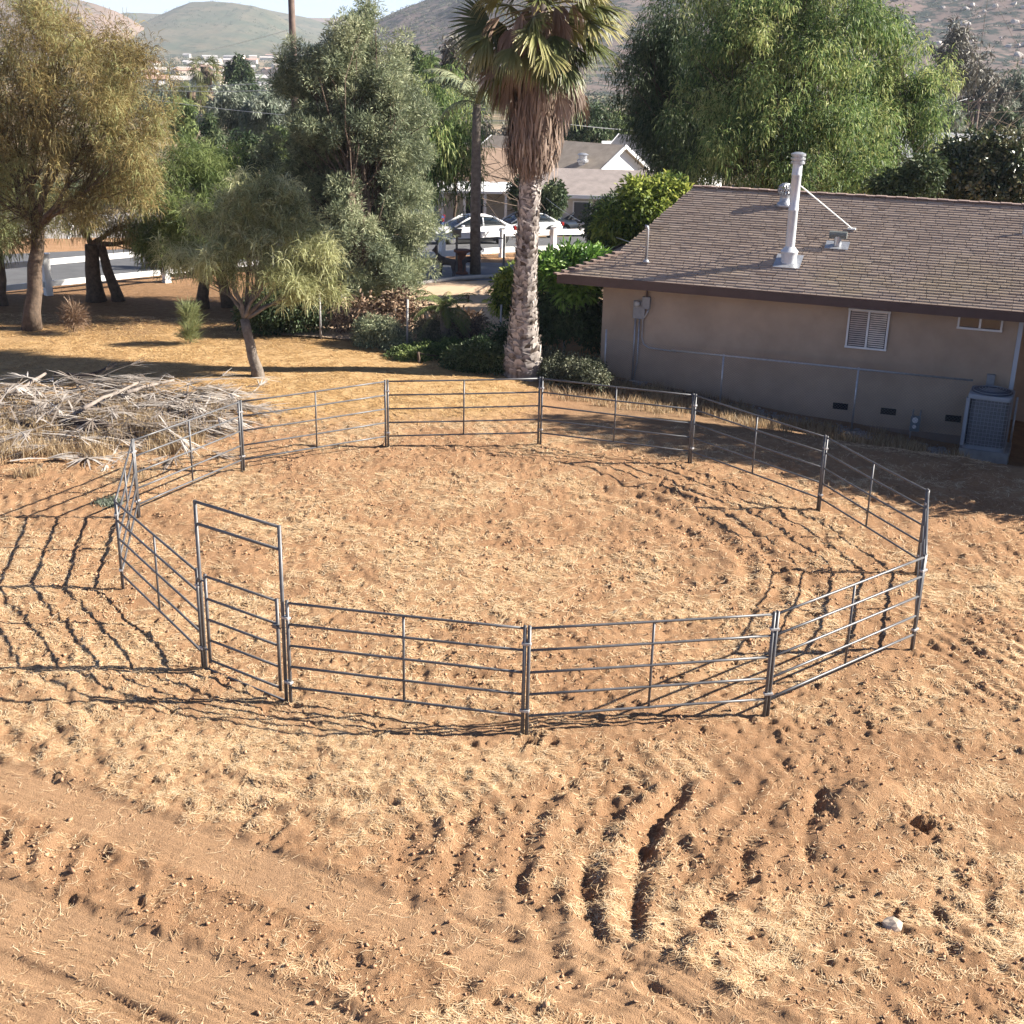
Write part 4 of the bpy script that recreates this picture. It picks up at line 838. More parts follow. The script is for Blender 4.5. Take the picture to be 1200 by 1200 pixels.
# ---- tall grey green conifer
tree('conifer_tree', 'tall grey green conifer with rounded tufts in the middle left behind the pen', 'tree', G(424, 378), .34, 2.2,
     [lobe(420, 45, 26, 38, 44), lobe(375, 80, 40, 28, 44), lobe(440, 95, 48, 45, 44), lobe(395, 130, 55, 45, 43.5), lobe(465, 145, 42, 50, 43.5), lobe(370, 170, 45, 45, 43.5), lobe(430, 195, 58, 45, 43), lobe(455, 250, 48, 48, 42.5), lobe(395, 250, 52, 50, 42.8), lobe(460, 300, 32, 32, 42), lobe(415, 312, 50, 34, 42), lobe(375, 300, 34, 40, 42), lobe(445, 325, 40, 24, 41.2), lobe(412, 285, 40, 36, 41), lobe(425, 336, 32, 16, 41), lobe(472, 212, 26, 38, 42.8), lobe(365, 215, 38, 60, 43.5), lobe(352, 100, 24, 18, 44)],
     470, .52, 700, .13, .024, .0, M_conif, up=.35, curl=.1, tvar=.6, shell=.25, fill=(.45, 1.28), gap=.5, out=1.2, bk=bark, sub=5)
# ---- pepper tree right of the conifer, behind
tree('pepper_tree', 'light green weeping tree between the conifer and the slim palm', 'tree', G(515, 262), .3, 2.5, [lobe(520, 160, 40, 40, 58), lobe(500, 190, 42, 34, 57), lobe(535, 182, 26, 34, 57), lobe(490, 140, 30, 30, 58), lobe(512, 112, 26, 22, 60)], 95, .85, 260, .28, .038, 1.0, M_pep, zst=1.5, tvar=.6, shell=.15, gap=.5, sub=4)
# ---- the big pepper trees behind the house
tree('pepper_tree', 'large weeping green tree rising behind the roof, sunlit on its right side', 'tree', G(905, 215)*.0+np.array([11.0, 52.6, -.3]), .5, 3.4,
     [lobe(900, 40, 70, 55, 52), lobe(960, 90, 55, 65, 51), lobe(860, 100, 60, 60, 52), lobe(990, 40, 35, 50, 52), lobe(920, 150, 65, 50, 50.5), lobe(985, 165, 42, 45, 50.5), lobe(860, 175, 55, 50, 51), lobe(930, 205, 60, 25, 50), lobe(870, -10, 70, 40, 53), lobe(1000, 200, 36, 24, 50), lobe(960, -10, 50, 40, 53)],
     230, 1.0, 440, .22, .036, .65, M_pep, zst=1.2, tvar=.7, shell=.15, gap=.5, sub=5, fill=(.4, 1.1))
tree('pepper_tree', 'weeping green tree with a pointed top at the right, beside the grey roof', 'tree', np.array([16.5, 53.8, -.3]), .3, 4.2, [lobe(1045, 60, 26, 40, 54), lobe(1055, 115, 48, 40, 54), lobe(1085, 130, 26, 35, 54), lobe(1030, 150, 36, 34, 53.5), lobe(1020, 190, 36, 34, 52.5)], 95, .9, 380, .22, .036, .6, M_pep, zst=1.2, tvar=.7, shell=.15, gap=.5, sub=5, fill=(.4, 1.1))
tree('pepper_tree', 'dark shaded weeping tree between the thick palm and the big sunlit tree', 'tree', np.array([7.4, 56, -.4]), .42, 3.6, [lobe(772, 85, 42, 55, 58), lobe(800, 130, 60, 70, 57), lobe(745, 115, 26, 36, 58), lobe(772, 165, 26, 26, 57), lobe(800, 190, 50, 36, 56), lobe(815, 60, 50, 50, 58), lobe(790, 34, 30, 20, 59)], 160, .9, 340, .24, .036, .7, M_dark, zst=1.25, tvar=.6, shell=.15, gap=.5, sub=4)
# ---- bushes round the house
def shrub(name, label, base, lobes, clumps, cr_, per, L, W, m, **k):
    return tree(name, label, k.pop('cat', 'shrub'), base, k.pop('tr', .05), k.pop('fork', .3), lobes, clumps, cr_, per, L, W, k.pop('droop', .1), m, **k)
shrub('broadleaf_tree', 'rounded dark glossy leaved tree behind the roof at the right edge', G(1150, 238)+np.array([0, -5, 0]), [lobe(1150, 205, 55, 34, 50), lobe(1195, 210, 45, 36, 50), lobe(1115, 212, 32, 26, 50), lobe(1180, 180, 36, 22, 50), lobe(1130, 178, 30, 20, 50.5)], 190, .5, 150, .17, .09, leafmat('glossy_leaves', [(.02, .035, .016), (.045, .065, .028), (.10, .125, .05), (.22, .20, .11)], trans=.15, rough=.35, spec=.6), cat='tree', tr=.16, fork=1.4, tvar=.7, gap=.5)
shrub('shrub', 'low dark bush just above the roof ridge beside the grey roof', G(1060, 225)+np.array([0, -3, 0]), [lobe(1075, 212, 22, 20, 48), lobe(1045, 222, 22, 14, 48)], 40, .45, 150, .16, .08, M_dark, tvar=.5)
shrub('shrub', 'tall yellow green bush against the left slope of the house roof', G(745, 330)+np.array([.6, 1, 0]), [lobe(760, 240, 36, 26, 43), lobe(735, 262, 32, 30, 43), lobe(780, 228, 22, 18, 43), lobe(722, 285, 18, 20, 43)], 120, .42, 170, .17, .07, M_yel, tr=.1, fork=1.2, tvar=.6, gap=.4)
shrub('shrub', 'rounded dark clipped bush left of the yellow green bush', G(722, 320), [lobe(716, 262, 24, 24, 45.5)], 60, .40, 220, .10, .05, M_dark, tr=.1, fork=1.0, tvar=.4)
shrub('flowering_shrub', 'bright green multi stemmed shrub with white blossom beside the house corner', G(665, 388), [lobe(662, 316, 32, 15, 37.5), lobe(690, 308, 24, 12, 37.5), lobe(640, 322, 20, 14, 37.5), lobe(672, 334, 30, 12, 37.2)], 95, .36, 110, .24, .075, M_brt, tr=.06, fork=.9, tvar=.5, up=.4, trunks=[((0, 0), .05), ((.25, 0), .045), ((-.3, .1), .045), ((.5, .15), .04), ((-.1, -.2), .04)], gap=.4)
shrub('shrub', 'yellow green bush pressed against the left side of the thick palm', G(592, 368), [lobe(598, 335, 12, 16, 38), lobe(594, 352, 13, 12, 37.8)], 30, .32, 130, .15, .06, M_yel, tvar=.6)
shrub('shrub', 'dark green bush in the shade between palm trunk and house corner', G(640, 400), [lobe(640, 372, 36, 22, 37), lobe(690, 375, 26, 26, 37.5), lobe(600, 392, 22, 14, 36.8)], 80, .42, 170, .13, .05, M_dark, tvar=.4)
shrub('ground_cover', 'low rounded shrub with tiny pale leaves at the right foot of the thick palm', G(668, 450), [lobe(668, 434, 40, 12, 34.3), lobe(692, 441, 26, 9, 33.6), lobe(640, 424, 18, 9, 35)], 120, .25, 170, .06, .035, leafmat('tiny_pale_leaves', [(.05, .06, .035), (.10, .11, .065), (.20, .20, .13)], trans=.2), tvar=.7, twigs=False)
shrub('ground_cover', 'low dull green shrub at the left foot of the thick palm', G(570, 436), [lobe(570, 420, 36, 14, 35), lobe(545, 425, 24, 10, 35)], 110, .25, 160, .07, .035, M_dark, tvar=.5, twigs=False)
shrub('shrub', 'low sprawling green mat of plants in front of the palm shrubs, half in shade', G(490, 425), [lobe(490, 417, 38, 8, 36.2), lobe(525, 412, 30, 8, 36.6)], 110, .2, 130, .09, .04, M_green, tvar=.5, twigs=False)
shrub('shrub', 'dark olive shrub below the bare reddish twigs, left of the cycad', G(445, 408), [lobe(440, 392, 26, 16, 37.6), lobe(462, 398, 20, 11, 37.4)], 90, .26, 160, .09, .03, M_conif, tvar=.6)
shrub('shrub', 'pale greyish shrub at the foot of the small cycad palm', G(508, 400), [lobe(505, 388, 16, 12, 38), lobe(520, 396, 12, 9, 37.8)], 50, .24, 150, .08, .035, leafmat('pale_shrub', [(.09, .10, .05), (.18, .18, .10), (.27, .26, .17)]), tvar=.6)
shrub('dry_shrub', 'tangle of bare reddish twigs with brown leaves in front of the conifer trunk', G(455, 398), [lobe(440, 366, 34, 18, 39), lobe(478, 366, 26, 17, 39.2), lobe(410, 372, 18, 16, 39)], 95, .34, 38, .13, .06, M_dead, tvar=.8, gap=.5)
shrub('dry_shrub', 'heap of brown withered leaves and twigs around the cycad stem', G(535, 400), [lobe(530, 388, 26, 11, 38.6), lobe(552, 380, 14, 11, 38.8)], 70, .32, 50, .15, .055, M_dead, tvar=.8, gap=.5)
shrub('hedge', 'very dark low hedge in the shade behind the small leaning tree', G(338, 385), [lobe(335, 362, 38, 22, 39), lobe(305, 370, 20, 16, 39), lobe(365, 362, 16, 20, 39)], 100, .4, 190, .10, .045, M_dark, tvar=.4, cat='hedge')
shrub('wispy_plant', 'thin pale upright wispy plant growing alone in the yard shade', G(224, 402), [lobe(223, 394, 5, 9, 37.3), lobe(222, 378, 7, 16, 37.2)], 34, .13, 40, .34, .014, M_pale, up=1.6, jit=.25, tr=.015, tvar=.4)
shrub('dry_shrub', 'small dead brown tuft near the big trunk at the left', G(86, 388), [lobe(86, 372, 9, 12, 38.3)], 18, .2, 60, .26, .014, M_dead, up=.8, jit=.4, tr=.015, tvar=.5)
shrub('ground_cover', 'green ground cover along the pale kerb of the drive', G(545, 376)+np.array([0, 3, 0]), [lobe(500, 369, 40, 5, 46), lobe(545, 362, 30, 5, 47), lobe(385, 372, 30, 8, 44)], 90, .28, 110, .10, .05, M_green, tvar=.5, twigs=False)
# ---- unseen cypresses added past the right edge to cast the shade before the house
for i, (yy, hh) in enumerate(((24.9, 3.6), (25.9, 5.2), (26.9, 6.2), (27.9, 7.2), (28.9, 8.2), (29.8, 9.0), (30.5, 9.6))):
    q = np.array([15.6+.2*(i % 2), yy, z1(15.6, yy)])
    lb = [((q[0], yy, q[2]+hh*f), (.85*(1-.3*f), .85*(1-.15*f), hh*.24)) for f in (.2, .42, .64, .82)]
    tree('shade_cypress', 'narrow dark cypress in the unseen row added right of the air conditioner for its shade', 'tree', q, .08, .5, lb, 70, .5, 150, .22, .07, .0, M_dark, group='row of cypresses added out of view to cast shade', up=1.2, tvar=.4, twigs=False)

# ------------------------------------------------------------------ palms
def fan_leaf(P0, dirv, pet, fan, nseg, spread, droopf, upv=None):
    """one costapalmate fan: returns blade V,F (strips) and petiole polyline"""
    d = unit(np.array(dirv, float)); P0 = np.array(P0, float)
    side = unit(np.cross(d, np.array([0, 0, 1.0]))); nrm = unit(np.cross(side, d))
    pts = [P0+d*pet*s+np.array([0, 0, -1])*(s**2)*pet*.22 for s in (0, .35, .7, 1)]
    hub = pts[-1]; ax = unit(pts[-1]-pts[-2]); side = unit(np.cross(ax, nrm)); nrm = unit(np.cross(side, ax)); ro = trng.normal(0, .65)
    side, nrm = side*math.cos(ro)+nrm*math.sin(ro), nrm*math.cos(ro)-side*math.sin(ro)
    V, F = [], []
    for i in range(nseg):
        a = (i/(nseg-1)-.5)*spread; fl = fan*(1-.30*abs(i/(nseg-1)-.5)*2)*trng.uniform(.9, 1.08)
        dd = unit(ax*math.cos(a)+side*math.sin(a)+nrm*trng.normal(0, .09)); w = .024*fan/.95*trng.uniform(.7, 1.2); perp = unit(np.cross(dd, nrm)); up_ = nrm*.10*fan*(1 if i % 2 else -1)*.10
        k = len(V); cup = nrm*(-abs(math.sin(a))*.12*fan)
        for s, ws, dr in ((.05, .6, 0), (.45, 1.25, .02), (.72, .8, .12), (1.0, .12, .42)):
            c = hub+dd*fl*s*(1-droopf*.25*s*s)+cup*s+np.array([0, 0, -1])*dr*fl*droopf; fold = nrm*w*ws*.35
            V += [c-perp*w*ws+fold*0, c+up_*0-nrm*w*ws*.45, c+perp*w*ws]
        for j in range(3):
            b = k+j*3; F += [(b, b+1, b+4, b+3), (b+1, b+2, b+5, b+4)]
    return V, F, pts
palm_bark = bpy.data.materials.new('palm_bark'); palm_bark.use_nodes = True
n = palm_bark.node_tree.nodes; l = palm_bark.node_tree.links; at = n.new('ShaderNodeAttribute'); at.attribute_name = 'tint'; tc = n.new('ShaderNodeTexCoord'); no = n.new('ShaderNodeTexNoise'); no.inputs['Scale'].default_value = 9; no.inputs['Detail'].default_value = 8
mp_ = n.new('ShaderNodeMapping'); mp_.inputs['Scale'].default_value = (1, 1, .25); l.new(tc.outputs['Object'], mp_.inputs[0]); l.new(mp_.outputs[0], no.inputs['Vector'])
ad = n.new('ShaderNodeMath'); ad.operation = 'ADD'; l.new(at.outputs['Fac'], ad.inputs[0]); sb_ = n.new('ShaderNodeMath'); sb_.operation = 'MULTIPLY_ADD'; sb_.inputs[1].default_value = .9; sb_.inputs[2].default_value = -.45; l.new(no.outputs['Fac'], sb_.inputs[0]); l.new(sb_.outputs[0], ad.inputs[1])
rp = n.new('ShaderNodeValToRGB'); rp.color_ramp.elements[0].color = (.085, .066, .054, 1); rp.color_ramp.elements[1].color = (.47, .42, .385, 1); rp.color_ramp.elements[0].position = .15; rp.color_ramp.elements[1].position = .8
l.new(ad.outputs[0], rp.inputs[0]); l.new(rp.outputs[0], n['Principled BSDF'].inputs['Base Color']); n['Principled BSDF'].inputs['Roughness'].default_value = .95; n['Principled BSDF'].inputs['Specular IOR Level'].default_value = .1
M_fan = leafmat('fan_palm_leaves', [(.055, .075, .026), (.125, .145, .05), (.27, .26, .10), (.50, .43, .20)], trans=.22, rough=.45, spec=.45)
M_skirt = leafmat('dead_palm_thatch', [(.11, .075, .055), (.20, .14, .105), (.29, .21, .16), (.40, .31, .24)], trans=.12)
pbse = G(614, 441); PY = pbse[1]; k = PXS(PY)
path = [np.array(AT(px, py, PY))-pbse for px, py in ((614, 446), (613, 425), (613, 395), (615, 340), (618, 280), (621, 220), (625, 160), (630, 100), (632, 60), (634, -18))]
wid = [26, 24, 17.5, 13.2, 11.8, 11.8, 11.5, 11, 10.5, 10]
palm = thing('fan_palm', 'thick trunked fan palm with a skirt of dead fronds, at the back of the pen', 'palm tree', pbse)
path = np.array(path); zz = path[:, 2]
def pc(z): return np.array([np.interp(z, zz, path[:, 0]), np.interp(z, zz, path[:, 1]), z])
def pr_(z): return np.interp(z, zz, np.array(wid)*k*.98)
trk = MB(); ncol = 40; nrow = 150; Vt = []; tt = []
zs = np.linspace(-.15, zz[-1], nrow)
for i, z in enumerate(zs):
    for j in range(ncol):
        a = 2*math.pi*j/ncol; r = pr_(z)*(1+.05*math.sin(z*31+math.sin(a*3)*1.2)+.04*float(vn(a*3, z*2, .5, 3)-.5)); Vt.append(pc(z)+np.array([math.cos(a)*r, math.sin(a)*r, 0])); tt.append(.42+.3*float(vn(a*2.2+5, z*3, .6, 4)-.5))
idx_ = np.arange(nrow*ncol).reshape(nrow, ncol); Ft = np.stack([idx_[:-1], np.roll(idx_, -1, 1)[:-1], np.roll(idx_, -1, 1)[1:], idx_[1:]], -1).reshape(-1, 4)
# old leaf bases: overlapping boots in a spiral
Vb, Fb, tb2 = [], [], []
nb = 820
for i in range(nb):
    z = .15+(zz[5]+.3)*(i/nb); a = i*2.39996+trng.normal(0, .12); r = pr_(z); c = pc(z); o = np.array([math.cos(a), math.sin(a), 0]); s = np.array([-math.sin(a), math.cos(a), 0])
    w = .062*trng.uniform(.6, 1.7)*(r/.3); h = .15*trng.uniform(.5, 1.7); lift = trng.uniform(.01, .06); ti = np.clip(.58+trng.normal(0, .30), 0, 1); sk = s*trng.normal(0, .09)
    q = len(Vb); c = c+o*(r*.97)
    Vb += [c-s*w, c+s*w, c+s*w*.75+np.array([0, 0, h*.5])+o*lift*.5, c-s*w*.75+np.array([0, 0, h*.5])+o*lift*.5, c+s*w*.25+np.array([0, 0, h])+o*lift+sk, c-s*w*.35+np.array([0, 0, h*.9])+o*lift+sk]
    Fb += [(q, q+1, q+2, q+3), (q+3, q+2, q+4, q+5)]; tb2 += [ti*.5, ti*.5, ti, ti, min(1, ti+.25), min(1, ti+.25)]
nV = len(Vt)
npmesh('trunk', np.array(Vt+Vb), np.concatenate([Ft, np.array(Fb)+nV]), palm_bark, palm, tint=np.array(tt+tb2), smooth=False)
# skirt of dead fronds: hanging folded blades, thick at the top
SV, SF, ST = [], [], []
ztop, zbot = AT(630, 80, PY)[2]-pbse[2], AT(622, 206, PY)[2]-pbse[2]
for i in range(3600):
    f = trng.random()**1.1; z = zbot+.45+(ztop-zbot-.2)*f; a = trng.uniform(0, 6.283); c = pc(z); o = np.array([math.cos(a), math.sin(a), 0]); s = np.array([-math.sin(a), math.cos(a), 0])
    rr_ = pr_(z)*.8+trng.uniform(.10, .62)*(1-.35*f)*min(1, .35+(z-zbot)*.7); L = trng.uniform(.45, 1.15)*(.55+.45*f); w = trng.uniform(.010, .034)
    p = c+o*rr_; e = p+np.array([0, 0, -L])+o*trng.normal(-.10, .12)*L+s*trng.normal(0, .13)*L; m_ = (p+e)/2+o*.05
    q = len(SV); SV += [p-s*w*.5, p+s*w*.5, m_+s*w, m_-s*w, e+s*w*.4, e-s*w*.4]; SF += [(q, q+1, q+2, q+3), (q+3, q+2, q+4, q+5)]; ti = np.clip(.45+.25*math.cos(a-.4)*0+trng.normal(0, .25), 0, 1); ST += [ti]*6
npmesh('dead_frond_skirt', np.array(SV), np.array(SF), M_skirt, palm, tint=np.array(ST))
# living fans
LVv, LFf, LT = [], [], []; pet = MB(); DV, DF, DT = [], [], []
crown_c = AT(634, -22, PY)[2]-pbse[2]
for i in range(100):
    f = (i+.5)/100; z = crown_c-1.15+1.5*f**1.2; a = i*2.39996+trng.normal(0, .2); elev = R_(-48+125*f+trng.normal(0, 15)); d = np.array([math.cos(a)*math.cos(elev), math.sin(a)*math.cos(elev), math.sin(elev)])
    v, fc, pts = fan_leaf(pc(z)+np.array([math.cos(a), math.sin(a), 0])*.2, d, trng.uniform(.75, 1.35), trng.uniform(.95, 1.3), 26, R_(trng.uniform(95, 165)), trng.uniform(.15, 1.0))
    q = len(LVv); LVv += v; LFf += [tuple(x+q for x in t) for t in fc]; base_t = np.clip(.38+trng.normal(0, .16)-(.0), 0, 1)
    ends = np.tile(np.repeat([0, .04, .2, .6], 3), 26); LT += list(np.clip(base_t-.12+ends*(trng.random() < .8)*trng.uniform(.5, 1.2), 0, 1)); pet.tube(pts, [.03, .024, .018, .014], 5, False)
for i in range(110):
    z = crown_c-2.0+2.1*trng.random(); a = i*2.39996; elev = R_(-55+trng.normal(0, 18)); d = np.array([math.cos(a)*math.cos(elev), math.sin(a)*math.cos(elev), math.sin(elev)])
    v, fc, pts = fan_leaf(pc(z)+np.array([math.cos(a), math.sin(a), 0])*.2, d, trng.uniform(.55, 1.0), trng.uniform(.7, .95), 20, R_(75), 1.0)
    q = len(DV); DV += v; DF += [tuple(x+q for x in t) for t in fc]; DT += [np.clip(.5+trng.normal(0, .2), 0, 1)]*len(v)
cr_o = npmesh('crown', np.array(LVv), np.array(LFf), M_fan, palm, tint=np.array(LT))
npmesh('withered_fronds', np.array(DV), np.array(DF), M_skirt, palm, tint=np.array(DT))
pet.build('petioles', mat('petiole', (.20, .16, .06), rough=.5, var=.3), palm, fix=False)
def feather_palm(name, label, base, pts_px, Y, r, nf, L, m, cat='palm tree', up=(-10, 70), bk=None, top=None, leafl=.42, leafw=.03, dens=46):
    t = thing(name, label, cat, base); P = [AT(px, py, Y)-base for px, py in pts_px]; tw = MB(); tw.tube(P, list(np.linspace(r*1.2, r*.85, len(P))), 12); hub = np.array(P[-1])
    tw.build('trunk', bk or bark_grey, t, smooth=True, fix=False); V, F, T = [], [], []; st = MB()
    for i in range(nf):
        a = i*2.39996+trng.normal(0, .25); e0 = R_(trng.uniform(*up)); d = np.array([math.cos(a)*math.cos(e0), math.sin(a)*math.cos(e0), math.sin(e0)]); LL = L*trng.uniform(.8, 1.15); rach = []
        p = hub.copy(); dd = d.copy()
        for s in range(12):
            rach.append(p.copy()); p = p+dd*LL/11; dd = unit(dd+np.array([0, 0, -.16]))
        st.tube(rach, list(np.linspace(.03, .006, 12)*min(1, L/2)), 4, False); R2 = np.array(rach); tt_ = np.linspace(0, 11, dens); ti = np.clip(.45+trng.normal(0, .2), 0, 1)
        for s in tt_[int(dens*.15):]:
            c = np.array([np.interp(s, range(12), R2[:, j]) for j in range(3)]); j0 = min(int(s), 10); ax = unit(R2[j0+1]-R2[j0]); sd = unit(np.cross(ax, np.array([0, 0, 1.])))
            for sg in (1, -1):
                ll = leafl*math.sin(math.pi*min(.97, .12+.85*s/11))**.6*trng.uniform(.8, 1.1); dl_ = unit(sd*sg+ax*.55+np.array([0, 0, -.35])+trng.normal(0, .12, 3)); e = c+dl_*ll+np.array([0, 0, -.25*ll]); m_ = c+dl_*ll*.55; w = ax*leafw*.5
                q = len(V); V += [c-w*.6, c+w*.6, m_+w, m_-w, e+w*.2, e-w*.2]; F += [(q, q+1, q+2, q+3), (q+3, q+2, q+4, q+5)]; T += [np.clip(ti+trng.normal(0, .1), 0, 1)]*6
    npmesh('crown', np.array(V), np.array(F), m, t, tint=np.array(T)); st.build('frond_stems', mat('frond_stem', (.16, .15, .06), rough=.6), t, fix=False); return t
qb = G(557, 322)
feather_palm('queen_palm', 'slim straight palm with sparse drooping feather fronds left of the thick palm', qb, ((557, 326), (557, 260), (558, 200), (558, 165), (559, 122)), qb[1], .185, 13, 2.7, M_conif, up=(-10, 75), leafw=.055, leafl=.55)
feather_palm('cycad', 'small feathery cycad palm among withered leaves at the wire fence', G(522, 400), ((522, 402), (521, 364)), 37.7, .15, 30, 1.15, leafmat('cycad_leaves', [(.07, .10, .03), (.14, .18, .055), (.22, .26, .09)], trans=.3), cat='cycad', up=(-5, 70), leafl=.20, leafw=.022, dens=34)
# ================================================================== NEIGHBOURS, VALLEY, HILLS
hwht = mat('white_siding', (.80, .80, .79), rough=.7, var=.05, scale=2); rgrey = mat('weathered_grey_roof', (.36, .33, .30), rough=.9, var=.3, scale=1.5); rtan = mat('tan_roof', (.40, .33, .26), rough=.9, var=.3, scale=1.2); rbrn = mat('faded_brown_roof', (.30, .255, .235), rough=.9, var=.25, scale=1.5); rorg = mat('rusty_brown_roof', (.36, .25, .18), rough=.9, var=.3, scale=1.5); crm = mat('cream_wall', (.62, .57, .50), rough=.85, var=.1)
def gable(name, label, px, py, Y, L, Wd, hw, hr, rz, wallm, roofm, base=None, wins=(), ov=.4, group=None, cat='house'):
    """ridge along local x; (px,py) is where the middle of the front eave shows at depth Y"""
    e = AT(px, py, Y); t = thing(name, label, cat, (e[0], e[1], e[2]-hw), rz, group)
    w_ = MB(); w_.prism([(-L/2, 0, -2), (-L/2, Wd, -2), (-L/2, Wd, hw), (-L/2, Wd/2, hw+hr), (-L/2, 0, hw)], (L, 0, 0)); w_.build('wall', wallm, t)
    r = MB(); th = .14; k = hr/(Wd/2)
    for sg in (0, 1):
        y0, y1 = (-ov, Wd/2) if sg == 0 else (Wd+ov, Wd/2); z0, z1_ = hw-k*ov+.02, hw+hr+.02
        r.prism([(-L/2-ov, y0, z0), (-L/2-ov, y1, z1_), (-L/2-ov, y1, z1_+th), (-L/2-ov, y0, z0+th)], (L+2*ov, 0, 0))
    rr = r.build('roof', roofm, t)
    for sx in (-1, 1):
        for y0, y1 in ((-ov, Wd/2), (Wd+ov, Wd/2)):
            MB().prism([(sx*(L/2+ov+.01), y0, hw-k*ov-.06), (sx*(L/2+ov+.01), y1, hw+hr-.06), (sx*(L/2+ov+.01), y1, hw+hr+.2), (sx*(L/2+ov+.01), y0, hw-k*ov+.2)], (sx*.06, 0, 0)).build('bargeboard', hwht, rr)
    MB().box((0, -ov-.03, hw-k*ov+.05), (L+2*ov, .05, .22)).build('fascia', hwht, rr)
    for (x, z, ww, wh) in wins:
        wn = MB().box((x, -.03, z), (ww+.16, .08, wh+.16)).build('window', hwht, t); MB().box((x, -.075, z), (ww, .02, wh)).build('pane', glassm, wn)
    return t, rr
g1, r1 = gable('white_gable_house', 'white house with a big bright gable and weathered grey roof behind the thick palm', 606, 209, 92, 11.5, 8.5, 3.2, 2.3, R_(-40), hwht, rtan, wins=((2.0, 1.6, 1.4, 1.1), (-2.5, 1.6, 1.4, 1.1)))
MB().lathe([(.3, 0), (.3, .35), (.4, .4), (.4, .55), (.3, .6), (.3, .85), (.4, .9), (.2, 1.0)], (4.2, 2.0, 4.1), 14).build('roof_ventilator', galv, r1)
MB().lathe([(.3, 0), (.3, .3), (.4, .4), (.2, .6)], (1.0, 2.6, 4.5), 12).build('small_vent', galv, r1)
g2, r2 = gable('grey_roofed_house', 'house with plain grey roof left of the thick palm, behind the slim palm', 545, 200, 98, 12, 8, 3.0, 1.6, R_(-6), hwht, rgrey)
g3, r3 = gable('porch_house', 'white house with rusty brown roof and columned porch between the two palms', 578, 216, 84, 7, 6, 2.9, 1.9, R_(4), crm, rorg, wins=((-1.2, 1.5, 1.1, 1.2),))
pr3 = MB().prism([(-3.6, -2.4, 2.55), (3.6, -2.4, 2.55), (3.6, 0.2, 2.95), (-3.6, .2, 2.95)], (0, 0, .14)).build('porch_roof', hwht, g3)
for x in (-3.3, -1.9, -.6, .7, 2.0, 3.3): MB().box((x, -2.25, 1.2), (.16, .16, 2.7)).build('porch_column', hwht, g3)
g4, r4 = gable('low_brown_roofed_house', 'low cream house with faded brown roof and pale eave right of the thick palm', 703, 229, 82, 8.6, 7, 2.6, 1.15, R_(-4), crm, rbrn, wins=((-3.0, 1.5, 1.1, 1.3), (-1.1, 1.5, 1.0, 1.3), (1.9, 1.5, 1.4, 1.3)))
g5, r5 = gable('far_white_house', 'white house end whose pale gable just shows right of the big gable', 745, 200, 108, 8, 7, 3, 2.4, R_(-40), hwht, rgrey)
g6, r6 = gable('grey_roof_house', 'long grey roof beyond the ridge between the pointed tree and the dark tree', 1085, 192, 84, 11, 8, 2.6, 1.6, R_(-12), mat('teal_grey_wall', (.30, .36, .37), rough=.8), mat('light_grey_roof', (.40, .40, .41), rough=.9, var=.15))
wh_, _ = gable('white_shed', 'long low white building seen under the boughs at the left', 95, 283, 66, 11, 5, 2.4, 1.0, R_(8), hwht, rgrey)
wl, _ = gable('white_shed', 'small white outbuilding at the far left behind the brown tree', 8, 292, 64, 5, 4, 2.2, .9, R_(12), hwht, rgrey)
rq = AT(735, 176, 112); tag(MB().prism([(rq[0]-2.2, rq[1], rq[2]), (rq[0]+2.2, rq[1], rq[2]+.1), (rq[0]+2.4, rq[1]+3, rq[2]+.5), (rq[0]-2, rq[1]+3, rq[2]+.4)], (0, 0, .12)).tube([(rq[0]-2, rq[1]+.1, rq[2]), (rq[0]-2, rq[1]+.1, rq[2]-5)], .08).tube([(rq[0]+2, rq[1]+.1, rq[2]), (rq[0]+2, rq[1]+.1, rq[2]-5)], .08).tube([(rq[0]-1.8, rq[1]+2.8, rq[2]+.3), (rq[0]-1.8, rq[1]+2.8, rq[2]-5)], .08).tube([(rq[0]+2.1, rq[1]+2.8, rq[2]+.3), (rq[0]+2.1, rq[1]+2.8, rq[2]-5)], .08).build('open_carport', hwht), 'flat pale carport roof on poles behind the big white gable', 'carport')
# small conifers by the white house
for px, py, rx, ry, lab in ((648, 232, 10, 17, 'small dark green upright cypress left beside the thick palm trunk, against the white gable house'), (612, 228, 9, 14, 'small dark round bush beside the columned porch')):
    shrub('garden_conifer', lab, G(px, py+16), [lobe(px, py, rx, ry, 78)], 60, .45, 110, .2, .09, M_dark, tr=.08, fork=.6, tvar=.5)
# ---- trees between houses and valley
def fartree(px, py, rx, ry, Y, m, label, cl=46, per=110, L=.34, W=.09, name='background_tree', **k):
    b = AT(px, py+ry, Y); b[2] = min(z1(b[0], b[1]), b[2]-.6); h = AT(px, py, Y)[2]-b[2]
    lbs = [lobe(px, py, rx*.8, ry*.9, Y), lobe(px-rx*.45, py+ry*.3, rx*.5, ry*.55, Y), lobe(px+rx*.5, py+ry*.25, rx*.5, ry*.6, Y), lobe(px+rx*.1, py-ry*.45, rx*.45, ry*.5, Y)]
    kk = PXS(Y); cr0 = max(.5, rx*kk*.30)
    return tree(name, label, 'tree', b, max(.1, rx*kk*.05), max(.4, h*.35), lbs, cl, cr0, per, L*max(1, kk/.06), W*max(1, kk/.06), k.pop('droop', .3), m, group='trees behind the street', tvar=.6, gap=.5, twigs=k.pop('twigs', False), shell=.2, sub=3, **k)
